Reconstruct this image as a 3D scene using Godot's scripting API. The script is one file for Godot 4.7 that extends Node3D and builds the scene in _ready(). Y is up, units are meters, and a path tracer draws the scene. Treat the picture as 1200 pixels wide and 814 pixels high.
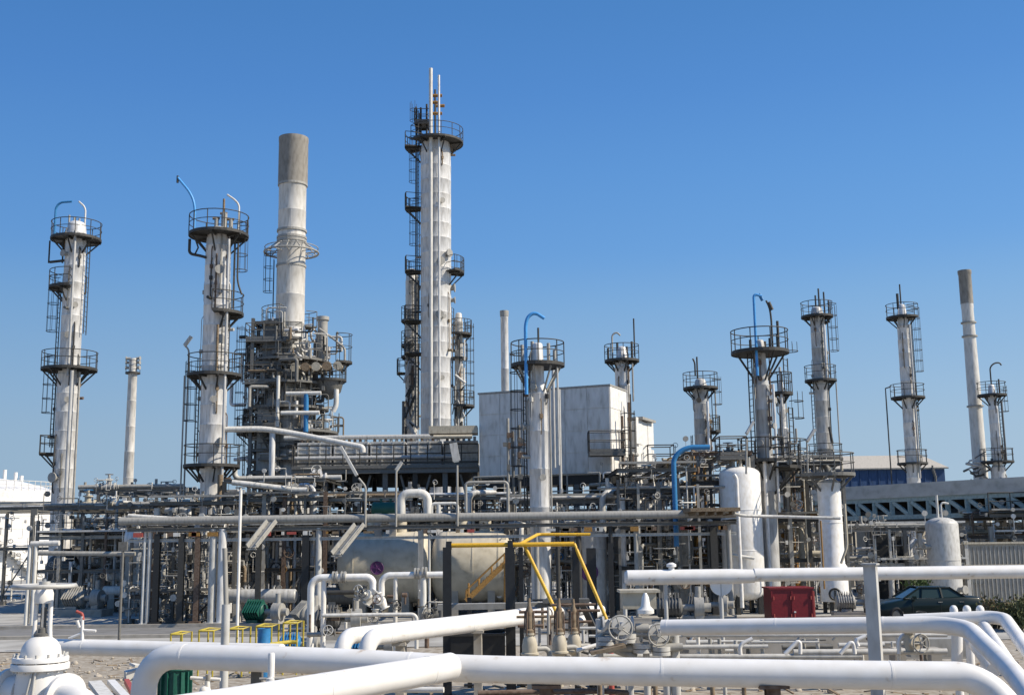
extends Node3D
# An oil refinery seen over white pipelines: process columns, stacks, pipe racks, drums and a fired heater in late-morning sun.
# Pixels of the photograph (1200 x 814) are turned into points in the world with P(x, y, distance).

const FPX := 1340.0
var CP := Vector3(0, 3.6, 0)
var CB := Basis.from_euler(Vector3(deg_to_rad(9.53), 0, deg_to_rad(-0.72)))
var M := {}
var used := {}
var rng := RandomNumberGenerator.new()


class B:   # collects shapes for one mesh
	var v := PackedVector3Array()
	var n := PackedVector3Array()
	var x := PackedInt32Array()

	func quad(a: int, b: int, c: int, d: int) -> void:   # counter-clockwise from outside
		x.append_array([a, c, b, a, d, c])

	func face(a: Vector3, b: Vector3, c: Vector3, d: Vector3) -> void:
		var k := v.size()
		var m := (b - a).cross(c - a).normalized()
		v.append_array([a, b, c, d])
		n.append_array([m, m, m, m])
		quad(k, k + 1, k + 2, k + 3)

	func box(c: Vector3, s: Vector3, r := Basis()) -> void:
		var e := s * 0.5
		var p: Array[Vector3] = []
		for i in 8:
			p.append(c + r * Vector3(e.x if i & 1 else -e.x, e.y if i & 2 else -e.y, e.z if i & 4 else -e.z))
		face(p[4], p[5], p[7], p[6])
		face(p[1], p[0], p[2], p[3])
		face(p[5], p[1], p[3], p[7])
		face(p[0], p[4], p[6], p[2])
		face(p[6], p[7], p[3], p[2])
		face(p[0], p[1], p[5], p[4])

	func beam(a: Vector3, b: Vector3, w: float, h: float) -> void:
		var t := (b - a).normalized()
		var up := Vector3.UP if absf(t.y) < 0.95 else Vector3.FORWARD
		var side := t.cross(up).normalized()
		var top := side.cross(t).normalized()
		box((a + b) * 0.5, Vector3(w, h, a.distance_to(b)), Basis(side, top, side.cross(top)))

	func ibeam(a: Vector3, b: Vector3, w: float, h: float) -> void:
		var t := (b - a).normalized()
		var up := Vector3.UP if absf(t.y) < 0.95 else Vector3.FORWARD
		var side := t.cross(up).normalized()
		var top := side.cross(t).normalized()
		var r := Basis(side, top, side.cross(top))
		var l := a.distance_to(b)
		var c := (a + b) * 0.5
		box(c + top * (h * 0.5 - 0.012), Vector3(w, 0.024, l), r)
		box(c - top * (h * 0.5 - 0.012), Vector3(w, 0.024, l), r)
		box(c, Vector3(0.02, h - 0.05, l), r)

	func tube(a: Vector3, b: Vector3, r: float, r2 := -1.0, seg := 8) -> void:
		path([a, b], r, seg, 0.0, r2)

	func path(src: Array, r: float, seg := 8, bend := 0.0, r2 := -1.0, caps := true) -> void:
		var pts: Array[Vector3] = []
		for i in src.size():
			var c: Vector3 = src[i]
			if bend > 0.0 and i > 0 and i < src.size() - 1:
				var pa: Vector3 = src[i - 1]
				var pb: Vector3 = src[i + 1]
				var la := minf(bend, c.distance_to(pa) * 0.48)
				var lb := minf(bend, c.distance_to(pb) * 0.48)
				var l := minf(la, lb)
				var a := c + (pa - c).normalized() * l
				var b := c + (pb - c).normalized() * l
				var m := c.lerp((a + b) * 0.5, 0.586)
				for k in 7:
					var t := k / 6.0
					# rational quadratic: close to a circular arc
					var w := 0.75
					var den := (1 - t) * (1 - t) + 2 * w * t * (1 - t) + t * t
					pts.append((a * (1 - t) * (1 - t) + c * 2 * w * t * (1 - t) + b * t * t) / den)
			else:
				pts.append(c)
		var N := Vector3.ZERO
		var first := v.size()
		var cnt := pts.size()
		var T := Vector3.ZERO
		for i in cnt:
			var tn := Vector3.ZERO
			if i > 0: tn += (pts[i] - pts[i - 1]).normalized()
			if i < cnt - 1: tn += (pts[i + 1] - pts[i]).normalized()
			T = tn.normalized()
			if i == 0:
				N = T.cross(Vector3.UP if absf(T.y) < 0.9 else Vector3.RIGHT).normalized()
			else:
				N = (N - T * N.dot(T)).normalized()
			var Bn := T.cross(N)
			var rr := r if r2 < 0.0 else lerpf(r, r2, i / float(cnt - 1))
			if i == 0:
				if caps: cap(pts[i], -T, N, rr, seg)
				first = v.size()
			for j in seg:
				var th := TAU * j / seg
				var d := N * cos(th) + Bn * sin(th)
				v.append(pts[i] + d * rr)
				n.append(d)
			if i > 0:
				var b0 := first + (i - 1) * seg
				for j in seg:
					var j2 := (j + 1) % seg
					quad(b0 + j, b0 + j2, b0 + seg + j2, b0 + seg + j)
		if caps: cap(pts[cnt - 1], T, N, r if r2 < 0.0 else r2, seg)

	func cap(c: Vector3, t: Vector3, N: Vector3, r: float, seg: int) -> void:
		var Bn := t.cross(N)
		var k := v.size()
		v.append(c)
		n.append(t)
		for j in seg:
			var th := TAU * j / seg
			v.append(c + (N * cos(th) + Bn * sin(th)) * r)
			n.append(t)
		for j in seg:
			x.append_array([k, k + 1 + (j + 1) % seg, k + 1 + j])

	func lathe(o: Vector3, prof: Array, seg := 16, basis := Basis()) -> void:   # profile [[r, y], ...] from bottom to top round the local y axis
		var cnt := prof.size()
		var sn: Array[Vector2] = []
		for i in cnt - 1:
			sn.append(Vector2(prof[i + 1][1] - prof[i][1], prof[i][0] - prof[i + 1][0]).normalized())
		for i in cnt - 1:
			var na := sn[i]
			var nb := sn[i]
			if i > 0 and sn[i - 1].dot(sn[i]) > 0.75: na = (sn[i - 1] + sn[i]).normalized()
			if i < cnt - 2 and sn[i + 1].dot(sn[i]) > 0.75: nb = (sn[i + 1] + sn[i]).normalized()
			var k := v.size()
			for j in seg:
				var th := TAU * j / seg
				var c := cos(th)
				var s := sin(th)
				v.append(o + basis * Vector3(prof[i][0] * c, prof[i][1], prof[i][0] * s))
				n.append(basis * Vector3(na.x * c, na.y, na.x * s))
				v.append(o + basis * Vector3(prof[i + 1][0] * c, prof[i + 1][1], prof[i + 1][0] * s))
				n.append(basis * Vector3(nb.x * c, nb.y, nb.x * s))
			for j in seg:
				var a := k + j * 2
				var b := k + ((j + 1) % seg) * 2
				quad(a, a + 1, b + 1, b)

	func sweep(c: Vector3, prof: Array, a0: float, a1: float, step := 12.0) -> void:   # closed profile [[r, y], ...] swept round the vertical axis, degrees
		var ns := maxi(2, int(ceil((a1 - a0) / step)))
		var cnt := prof.size()
		for s in ns:
			var p := deg_to_rad(lerpf(a0, a1, s / float(ns)))
			var q := deg_to_rad(lerpf(a0, a1, (s + 1) / float(ns)))
			for i in cnt:
				var A: Array = prof[i]
				var D: Array = prof[(i + 1) % cnt]
				face(c + Vector3(A[0] * cos(p), A[1], A[0] * sin(p)), c + Vector3(D[0] * cos(p), D[1], D[0] * sin(p)), c + Vector3(D[0] * cos(q), D[1], D[0] * sin(q)), c + Vector3(A[0] * cos(q), A[1], A[0] * sin(q)))
		if a1 - a0 < 359.0 and cnt == 4:
			for e in [a0, a1]:
				var p := deg_to_rad(e)
				var w: Array[Vector3] = []
				for A in prof: w.append(c + Vector3(A[0] * cos(p), A[1], A[0] * sin(p)))
				if e == a0: face(w[3], w[2], w[1], w[0])
				else: face(w[0], w[1], w[2], w[3])

	func arc(c: Vector3, r: float, a0: float, a1: float, tr: float, seg := 5) -> void:   # a horizontal bent rail
		var pts := []
		var ns := maxi(3, int(ceil((a1 - a0) / 14.0)))
		for s in ns + 1:
			var p := deg_to_rad(lerpf(a0, a1, s / float(ns)))
			pts.append(c + Vector3(r * cos(p), 0, r * sin(p)))
		path(pts, tr, seg, 0.0, -1.0, a1 - a0 < 359.0)

	func torus(c: Vector3, axis: Vector3, r: float, tr: float, seg := 18, ts := 6) -> void:
		var a := axis.normalized()
		var N := a.cross(Vector3.UP if absf(a.y) < 0.9 else Vector3.RIGHT).normalized()
		var Bn := a.cross(N)
		var pts := []
		for s in seg + 1:
			var th := TAU * s / seg
			pts.append(c + (N * cos(th) + Bn * sin(th)) * r)
		path(pts, tr, ts, 0.0, -1.0, false)

	func ball(c: Vector3, r: float, sy := 1.0, seg := 12) -> void:
		var pr := []
		for k in 9:
			var th := -PI / 2 + PI * k / 8.0
			pr.append([maxf(cos(th) * r, 0.0005), sin(th) * r * sy])
		lathe(c, pr, seg)

	func drum(a: Vector3, b: Vector3, r: float, head := 0.45, seg := 24) -> void:   # a closed vessel with domed heads, from head seam a to head seam b
		var t := (b - a).normalized()
		var up := Vector3.UP if absf(t.y) < 0.9 else Vector3.FORWARD
		var side := t.cross(up).normalized()
		var bs := Basis(side, t, side.cross(t))
		var l := a.distance_to(b)
		var pr := []
		for k in 7: pr.append([maxf(r * sin(PI / 2 * k / 6.0), 0.001), -r * head * cos(PI / 2 * k / 6.0)])
		for k in 7: pr.append([maxf(r * cos(PI / 2 * k / 6.0), 0.001), l + r * head * sin(PI / 2 * k / 6.0)])
		lathe(a, pr, seg, bs)


# ---------------------------------------------------------------- places and names
func P(px: float, py: float, d: float) -> Vector3:
	var w := CB * Vector3((px - 600.0) / FPX, -(py - 407.0) / FPX, -1.0)
	return CP + w * (d / -w.z)

func mpp(py: float, d: float) -> float:   # metres that one pixel covers there
	var w := CB * Vector3(0, -(py - 407.0) / FPX, -1.0)
	return d / -w.z / FPX

func G(px: float, d: float) -> Vector3:   # the point on level ground below that pixel column
	var p := P(px, 632.0 + 3.6 * FPX / d, d)
	p.y = 0.0
	return p

func L(a: Array, d: float) -> Array:   # [[x, y], [x, y, distance] ...] -> points; near-vertical and near-level runs at one distance are made true
	var out := []
	var pd := d
	for i in a.size():
		var q: Array = a[i]
		var dd: float = q[2] if q.size() > 2 else d
		var w := P(q[0], q[1], dd)
		if i > 0 and is_equal_approx(dd, pd):
			var dx := absf(float(q[0]) - float(a[i - 1][0]))
			var dy := absf(float(q[1]) - float(a[i - 1][1]))
			if dx < dy * 0.14: w.x = out[-1].x
			elif dy < dx * 0.06: w.y = out[-1].y
		pd = dd
		out.append(w)
	return out

func numbered(called: String) -> String:
	if not used.has(called):
		used[called] = 0
		return called
	used[called] += 1
	return "%s_%03d" % [called, used[called]]

func tag(o: Node, label: String, category: String, group := "") -> Node:
	o.set_meta("label", label)
	o.set_meta("category", category)
	if group: o.set_meta("group", group)
	return o

func thing(called: String, label: String, category: String, at: Vector3, group := "") -> Node3D:
	var o := Node3D.new()
	o.name = numbered(called)
	add_child(o)
	o.position = at
	tag(o, label, category, group)
	return o

func put(b: B, called: String, m: Material, parent: Node3D = null) -> MeshInstance3D:
	var o := MeshInstance3D.new()
	var off := Vector3.ZERO
	var p: Node = parent
	while p and p != self:
		off += p.position
		p = p.get_parent()
	if parent == null and b.v.size():
		var lo := b.v[0]
		var hi := b.v[0]
		for q in b.v:
			lo = lo.min(q)
			hi = hi.max(q)
		off = Vector3((lo.x + hi.x) / 2, lo.y, (lo.z + hi.z) / 2)
		o.position = off
	var vv := b.v.duplicate()
	for i in vv.size(): vv[i] -= off
	var arr := []
	arr.resize(Mesh.ARRAY_MAX)
	arr[Mesh.ARRAY_VERTEX] = vv
	arr[Mesh.ARRAY_NORMAL] = b.n
	arr[Mesh.ARRAY_INDEX] = b.x
	var me := ArrayMesh.new()
	me.add_surface_from_arrays(Mesh.PRIMITIVE_TRIANGLES, arr)
	me.surface_set_material(0, m)
	o.mesh = me
	if parent == null:
		o.name = numbered(called)
		add_child(o)
	else:
		o.name = called
		parent.add_child(o, true)
	return o

func stuff(o: Node) -> Node:
	o.set_meta("kind", "stuff")
	return o

func structure(b: B, called: String, m: Material) -> MeshInstance3D:
	var o := put(b, called, m)
	o.set_meta("kind", "structure")
	return o


# ---------------------------------------------------------------- materials
func noise(freq: float, lo: Color, hi: Color, sd: int, mid := 0.5, octaves := 4, kind := FastNoiseLite.TYPE_SIMPLEX_SMOOTH) -> NoiseTexture2D:
	var f := FastNoiseLite.new()
	f.noise_type = kind
	f.seed = sd
	f.frequency = freq
	f.fractal_octaves = octaves
	var t := NoiseTexture2D.new()
	t.width = 512
	t.height = 512
	t.seamless = true
	t.noise = f
	var g := Gradient.new()
	g.set_color(0, lo)
	g.set_color(1, hi)
	g.add_point(mid, lo.lerp(hi, 0.62))
	t.color_ramp = g
	return t

func mat(called: String, c: Array, rough: float, metal := 0.0, tex: Texture2D = null, sc := Vector3(0.5, 0.5, 0.5), bump: Texture2D = null, bh := 0.3) -> StandardMaterial3D:
	var m := StandardMaterial3D.new()
	m.resource_name = called
	m.albedo_color = Color(c[0], c[1], c[2]).linear_to_srgb()
	m.roughness = rough
	m.metallic = metal
	m.cull_mode = BaseMaterial3D.CULL_DISABLED
	if tex or bump:
		m.uv1_triplanar = true
		m.uv1_world_triplanar = true
		m.uv1_scale = sc
		m.uv1_triplanar_sharpness = 4.0
	if tex: m.albedo_texture = tex
	if bump:
		m.heightmap_enabled = true
		m.heightmap_texture = bump
		m.heightmap_scale = bh
	M[called] = m
	return m

func make_materials() -> void:
	var W := Color.WHITE
	var dust := noise(0.012, Color(0.90, 0.88, 0.84), W, 3)
	var mott := noise(0.02, Color(0.80, 0.79, 0.77), W, 11, 0.4)
	var rusty := noise(0.018, Color(0.62, 0.52, 0.45), W, 21, 0.4, 5)
	var deep := noise(0.016, Color(0.76, 0.75, 0.735), W, 31, 0.45, 5)
	var soil := noise(0.02, Color(0.66, 0.60, 0.53), W, 41, 0.5, 6)
	var bumpy := noise(0.03, Color.BLACK, W, 51, 0.5, 5)
	var stain := noise(0.011, Color(0.80, 0.73, 0.65), W, 61, 0.16, 5)
	stain.color_ramp.set_color(1, Color(0.95, 0.94, 0.92))
	var dents := noise(0.01, Color.BLACK, W, 52, 0.5, 2)
	mat("white", [0.84, 0.835, 0.82], 0.42, 0.0, dust, Vector3(0.7, 0.35, 0.7))
	mat("white_old", [0.74, 0.725, 0.68], 0.55, 0.0, mott, Vector3(0.5, 0.12, 0.5))
	mat("white_line", [0.79, 0.785, 0.775], 0.48, 0.0, stain, Vector3(0.55, 0.55, 0.55))
	mat("silver", [0.82, 0.815, 0.80], 0.42, 0.1, deep, Vector3(0.5, 0.10, 0.5), dents, 0.8)
	mat("silver_b", [0.78, 0.78, 0.775], 0.40, 0.12, deep, Vector3(0.6, 0.11, 0.6), dents, 0.8)
	mat("silver_c", [0.71, 0.715, 0.715], 0.46, 0.12, deep, Vector3(0.42, 0.09, 0.42), dents, 0.8)
	mat("dull_b", [0.47, 0.47, 0.455], 0.5, 0.12, deep, Vector3(0.5, 0.12, 0.5), dents, 0.8)
	mat("dull_c", [0.62, 0.615, 0.60], 0.5, 0.1, deep, Vector3(0.45, 0.1, 0.45), dents, 0.8)
	mat("warm_b", [0.67, 0.65, 0.605], 0.55, 0.05, deep, Vector3(0.4, 0.1, 0.4), dents, 0.8)
	mat("warm_c", [0.74, 0.72, 0.68], 0.55, 0.05, mott, Vector3(0.3, 0.07, 0.3), dents, 0.8)
	mat("silver_dull", [0.56, 0.56, 0.55], 0.5, 0.1, deep, Vector3(0.5, 0.10, 0.5), dents, 0.8)
	mat("silver_warm", [0.71, 0.69, 0.645], 0.5, 0.08, mott, Vector3(0.35, 0.08, 0.35), dents, 0.8)
	mat("stack_top", [0.31, 0.29, 0.255], 0.75, 0.0, deep, Vector3(0.4, 0.12, 0.4))
	mat("grey", [0.38, 0.37, 0.34], 0.55, 0.0, mott, Vector3(0.6, 0.2, 0.6))
	mat("grey_light", [0.56, 0.555, 0.53], 0.5, 0.0, mott, Vector3(0.6, 0.2, 0.6))
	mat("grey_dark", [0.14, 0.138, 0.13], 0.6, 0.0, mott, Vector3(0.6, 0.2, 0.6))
	mat("furnace", [0.76, 0.745, 0.71], 0.6, 0.0, mott, Vector3(0.3, 0.08, 0.3), dents, 1.0)
	mat("steel", [0.055, 0.053, 0.048], 0.6, 0.1, mott, Vector3(0.6, 0.6, 0.6))
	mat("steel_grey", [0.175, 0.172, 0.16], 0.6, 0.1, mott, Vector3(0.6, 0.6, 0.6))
	mat("black", [0.02, 0.021, 0.022], 0.5, 0.0, deep, Vector3(1, 1, 1))
	mat("rust", [0.19, 0.14, 0.105], 0.8, 0.0, rusty, Vector3(0.8, 0.8, 0.8))
	mat("brown", [0.28, 0.225, 0.15], 0.75, 0.0, rusty, Vector3(0.8, 0.8, 0.8))
	mat("beige", [0.52, 0.47, 0.37], 0.65, 0.0, mott, Vector3(0.6, 0.3, 0.6))
	mat("drum_grey", [0.62, 0.565, 0.45], 0.5, 0.05, mott, Vector3(0.16, 0.16, 0.16), dents, 0.8)
	mat("yellow", [0.78, 0.46, 0.03], 0.5, 0.0, mott, Vector3(1.5, 1.5, 1.5))
	mat("yellow_green", [0.50, 0.40, 0.05], 0.55, 0.0, mott, Vector3(1.5, 1.5, 1.5))
	mat("yellow_rust", [0.42, 0.24, 0.06], 0.7, 0.0, rusty, Vector3(1.5, 1.5, 1.5))
	mat("blue", [0.03, 0.20, 0.46], 0.45, 0.0, dust, Vector3(1, 1, 1))
	mat("blue_pale", [0.07, 0.34, 0.78], 0.45, 0.0, dust, Vector3(1, 1, 1))
	mat("blue_wall", [0.025, 0.075, 0.19], 0.6, 0.0, mott, Vector3(0.5, 0.1, 0.5))
	mat("green", [0.01, 0.10, 0.07], 0.5, 0.0, mott, Vector3(2, 2, 2))
	mat("red", [0.21, 0.007, 0.014], 0.5, 0.0, mott, Vector3(0.8, 0.8, 0.8))
	mat("red_pale", [0.45, 0.09, 0.07], 0.6, 0.0, mott, Vector3(0.8, 0.8, 0.8))
	mat("purple", [0.10, 0.025, 0.13], 0.5, 0.0, dust, Vector3(2, 2, 2))
	mat("teal", [0.38, 0.48, 0.47], 0.65, 0.0, mott, Vector3(0.5, 0.5, 0.5))
	mat("concrete", [0.42, 0.39, 0.34], 0.85, 0.0, mott, Vector3(0.15, 0.15, 0.15), bumpy, 0.4)
	mat("bridge_beam", [0.58, 0.57, 0.53], 0.85, 0.0, mott, Vector3(0.12, 0.12, 0.12))
	mat("pad", [0.44, 0.43, 0.40], 0.9, 0.0, deep, Vector3(0.05, 0.05, 0.05), bumpy, 0.6)
	mat("asphalt", [0.20, 0.20, 0.20], 0.9, 0.0, mott, Vector3(0.08, 0.08, 0.08), bumpy, 0.6)
	mat("soil", [0.44, 0.41, 0.35], 0.95, 0.0, soil, Vector3(0.31, 0.31, 0.31), bumpy, 0.7)
	mat("stone", [0.45, 0.40, 0.33], 0.9, 0.0, mott, Vector3(2, 2, 2))
	mat("tyre", [0.02, 0.02, 0.02], 0.8)
	var car := mat("car_paint", [0.003, 0.011, 0.010], 0.4)
	car.metallic_specular = 0.35
	car.clearcoat_enabled = true
	car.clearcoat = 0.35
	car.clearcoat_roughness = 0.08
	var glass := mat("car_glass", [0.03, 0.05, 0.05], 0.06)
	glass.metallic_specular = 0.4
	mat("chrome", [0.7, 0.7, 0.7], 0.2, 1.0)
	mat("lamp_glass", [0.75, 0.74, 0.68], 0.3)
	mat("leaf", [0.075, 0.085, 0.03], 0.8)
	mat("leaf_dry", [0.16, 0.12, 0.06], 0.85)
	mat("leaf_green", [0.07, 0.11, 0.03], 0.8)
	mat("shed_roof", [0.52, 0.48, 0.41], 0.7, 0.0, mott, Vector3(0.3, 0.3, 0.3))
	mat("bark", [0.08, 0.06, 0.04], 0.9)


# ---------------------------------------------------------------- the kit: platforms, ladders, valves, pumps, racks
func ring_platform(o: Node3D, c: Vector3, r0: float, r1: float, a0: float, a1: float, rail := 1.1, knees := 0, frame := "steel", basket := false) -> void:
	# a walkway round a vessel: c at the middle of the deck, angles in degrees (0 right, 90 towards the camera)
	var d := B.new()
	d.sweep(c, [[r0, -0.05], [r1, -0.05], [r1, 0.03], [r0, 0.03]], a0, a1)
	d.sweep(c, [[r1, -0.09], [r1 + 0.025, -0.09], [r1 + 0.025, 0.07], [r1, 0.07]], a0, a1)
	var part := put(d, "platform", M[frame], o)
	var q := B.new()
	var full := a1 - a0 > 359.0
	var tr := 0.029
	q.arc(c + Vector3(0, rail, 0), r1, a0, a1, tr)
	q.arc(c + Vector3(0, rail * 0.56, 0), r1, a0, a1, tr * 0.8)
	var np := maxi(3, int(round(deg_to_rad(a1 - a0) * r1 / 0.95)))
	for i in np + (0 if full else 1):
		var th := deg_to_rad(lerpf(a0, a1, i / float(np)))
		var p := c + Vector3(cos(th) * r1, 0, sin(th) * r1)
		q.tube(p, p + Vector3(0, rail, 0), tr, -1, 5)
	if not full:
		for e in [a0, a1]:
			var th := deg_to_rad(e)
			var u := Vector3(cos(th), 0, sin(th))
			q.tube(c + u * r0 + Vector3(0, rail, 0), c + u * r1 + Vector3(0, rail, 0), tr, -1, 5)
			q.tube(c + u * r0 + Vector3(0, rail * 0.56, 0), c + u * r1 + Vector3(0, rail * 0.56, 0), tr, -1, 5)
	if basket:
		for i in np * 2:
			var th := deg_to_rad(lerpf(a0, a1, (i + 0.5) / float(np * 2)))
			var p := c + Vector3(cos(th) * r1, 0, sin(th) * r1)
			q.tube(p, p + Vector3(0, rail, 0), 0.02, -1, 4)
	put(q, "railing", M[frame], part)
	if knees > 0:
		for i in knees:
			var k := B.new()
			var th := deg_to_rad(lerpf(a0, a1, (i + 0.5) / knees))
			var u := Vector3(cos(th), 0, sin(th))
			k.beam(c + u * (r1 - 0.1) - Vector3(0, 0.12, 0), c + u * r0 - Vector3(0, (r1 - r0) * 0.95 + 0.1, 0), 0.07, 0.09)
			k.beam(c + u * r0 * 0.98 - Vector3(0, 0.11, 0), c + u * r1 - Vector3(0, 0.11, 0), 0.08, 0.1)
			put(k, "bracket", M[frame], part)

func box_platform(o: Node3D, c: Vector3, s: Vector2, rail := 1.1, frame := "steel", open := "") -> void:   # a rectangular deck; open lists the sides without a rail (l, r, f, b)
	var d := B.new()
	d.box(c - Vector3(0, 0.04, 0), Vector3(s.x, 0.06, s.y))
	for z in [-1, 1]: d.box(c + Vector3(0, -0.13, z * (s.y / 2 - 0.05)), Vector3(s.x - 0.01, 0.16, 0.09))
	for xx in [-1, 1]: d.box(c + Vector3(xx * (s.x / 2 - 0.05), -0.14, 0), Vector3(0.085, 0.155, s.y - 0.2))
	var part := put(d, "platform", M[frame], o)
	var q := B.new()
	var e := s / 2
	for side in [["f", Vector3(-e.x, 0, e.y), Vector3(e.x, 0, e.y)], ["b", Vector3(-e.x, 0, -e.y), Vector3(e.x, 0, -e.y)], ["l", Vector3(-e.x, 0, -e.y), Vector3(-e.x, 0, e.y)], ["r", Vector3(e.x, 0, -e.y), Vector3(e.x, 0, e.y)]]:
		if open.contains(side[0]): continue
		rail_run(q, c + side[1], c + side[2], rail)
	if q.v.size(): put(q, "railing", M[frame], part)

func rail_run(q: B, a: Vector3, b: Vector3, rail := 1.1, tr := 0.032, gap := 1.3) -> void:
	var up := Vector3(0, rail, 0)
	q.tube(a + up, b + up, tr, -1, 5)
	q.tube(a + up * 0.55, b + up * 0.55, tr * 0.85, -1, 5)
	q.beam(a + Vector3(0, 0.08, 0), b + Vector3(0, 0.08, 0), 0.015, 0.14)
	var n := maxi(1, int(round(a.distance_to(b) / gap)))
	for i in n + 1:
		var p := a.lerp(b, i / float(n))
		q.tube(p, p + up, tr, -1, 5)

func ladder(o: Node3D, foot: Vector3, top_y: float, out_dir: Vector3, cage := true, frame := "steel") -> void:
	var q := B.new()
	var u := out_dir.normalized()
	var s := Vector3.UP.cross(u).normalized() * 0.24
	var top := Vector3(foot.x, top_y, foot.z)
	for k in [-1, 1]: q.tube(foot + s * k, top + s * k, 0.034, -1, 5)
	var y := foot.y + 0.2
	while y < top_y:
		q.tube(Vector3(foot.x, y, foot.z) - s, Vector3(foot.x, y, foot.z) + s, 0.017, -1, 4)
		y += 0.32
	var lad := put(q, "ladder", M[frame], o)
	if cage:
		var c := B.new()
		y = foot.y + 2.2
		var ang := rad_to_deg(atan2(u.z, u.x))
		while y < top_y + 1.0:
			c.arc(Vector3(foot.x, y, foot.z) + u * 0.33, 0.38, ang - 130, ang + 130, 0.024, 4)
			y += 0.9
		for k in [-100, -50, 0, 50, 100]:
			var th := deg_to_rad(ang + k)
			var p := Vector3(foot.x, foot.y + 2.2, foot.z) + u * 0.33 + Vector3(cos(th), 0, sin(th)) * 0.38
			c.tube(p, Vector3(p.x, top_y + 0.8, p.z), 0.014, -1, 4)
		put(c, "ladder_cage", M[frame], lad)

func pipe(o: Node3D, called: String, m: String, pts: Array, r: float, bend := 0.3, seg := 10, flanges := []) -> MeshInstance3D:
	var b := B.new()
	b.path(pts, r, seg, bend)
	var p := put(b, called, M[m], o)
	if flanges.size():
		var f := B.new()
		for t in flanges:
			var i: int = int(t)
			var c: Vector3 = pts[i].lerp(pts[i + 1], t - i)
			var dr: Vector3 = (pts[i + 1] - pts[i]).normalized()
			f.tube(c - dr * 0.05, c + dr * 0.05, r * 1.7, -1, 12)
		put(f, "flange", M[m], p)
	return p

func bits(b: B, c: Vector3, u: Vector3, up: Vector3, r: float) -> void:   # the body of a valve on a pipe of radius r: two flanges, a body, a bonnet
	b.tube(c - u * r * 3.0, c - u * r * 2.6, r * 1.9, -1, 10)
	b.tube(c + u * r * 2.6, c + u * r * 3.0, r * 1.9, -1, 10)
	b.tube(c - u * r * 2.6, c, r * 1.15, r * 1.7, 10)
	b.tube(c, c + u * r * 2.6, r * 1.7, r * 1.15, 10)
	b.tube(c, c + up * r * 3.0, r * 1.2, -1, 10)
	b.tube(c + up * r * 3.0, c + up * r * 3.5, r * 1.9, -1, 10)
	b.tube(c + up * r * 3.5, c + up * r * 5.6, r * 0.75, r * 0.5, 8)

func valve(o: Node3D, c: Vector3, u: Vector3, up: Vector3, r: float, m := "grey", wheel_m := "grey", wheel_r := 0.0) -> void:
	var b := B.new()
	bits(b, c, u.normalized(), up.normalized(), r)
	var p := put(b, "valve", M[m], o)
	var w := B.new()
	hand_wheel(w, c + up.normalized() * r * 5.6, up, wheel_r if wheel_r > 0.0 else minf(r * 3.0, 0.26))
	put(w, "hand_wheel", M[wheel_m], p)

func hand_wheel(w: B, c: Vector3, axis: Vector3, r: float, spokes := 5) -> void:
	var a := axis.normalized()
	w.torus(c, a, r, r * 0.09, 20, 6)
	var N := a.cross(Vector3.UP if absf(a.y) < 0.9 else Vector3.RIGHT).normalized()
	var Bn := a.cross(N)
	for k in spokes:
		var th := TAU * k / spokes
		w.tube(c, c + (N * cos(th) + Bn * sin(th)) * r, r * 0.06, -1, 5)
	w.tube(c - a * r * 0.16, c + a * r * 0.16, r * 0.2, -1, 8)

func pump(called: String, label: String, at: Vector3, s: float, body: String, turn := 0.0, group := "pumps") -> Node3D:
	var o := thing(called, label, "pump", at, group)
	var u := Vector3(cos(turn), 0, sin(turn))
	var w := Vector3(-u.z, 0, u.x)
	var r := Basis(u, Vector3.UP, w)
	var b := B.new()
	b.box(at + Vector3(0, 0.15 * s, 0), Vector3(2.2, 0.3, 0.9) * s, r)
	put(b, "plinth", M.concrete, o)
	b = B.new()
	b.drum(at + Vector3(0, 0.75 * s, 0) - u * 0.85 * s, at + Vector3(0, 0.75 * s, 0) - u * 0.05 * s, 0.34 * s, 0.25, 16)
	for k in 7: b.box(at + Vector3(0, 0.75 * s, 0) - u * (0.8 - k * 0.115) * s, Vector3(0.03 * s, 0.74 * s, 0.74 * s), r * Basis(Vector3.RIGHT, 0.785))
	b.box(at + Vector3(0, 0.36 * s, 0) - u * 0.45 * s, Vector3(0.5, 0.12, 0.6) * s, r)
	put(b, "motor", M[body], o)
	b = B.new()
	b.tube(at + Vector3(0, 0.75 * s, 0) - u * 0.0 * s, at + Vector3(0, 0.75 * s, 0) + u * 0.45 * s, 0.12 * s)
	b.tube(at + Vector3(0, 0.75 * s, 0) + u * 0.45 * s, at + Vector3(0, 0.75 * s, 0) + u * 0.8 * s, 0.4 * s, 0.36 * s, 16)
	b.tube(at + Vector3(0, 0.75 * s, 0) + u * 0.8 * s, at + Vector3(0, 0.75 * s, 0) + u * 1.05 * s, 0.16 * s)
	b.tube(at + Vector3(0, 0.9 * s, 0) + u * 0.6 * s, at + Vector3(0, 1.5 * s, 0) + u * 0.6 * s, 0.11 * s)
	b.box(at + Vector3(0, 0.4 * s, 0) + u * 0.62 * s, Vector3(0.3, 0.2, 0.5) * s, r)
	put(b, "casing", M.grey, o)
	return o

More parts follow.
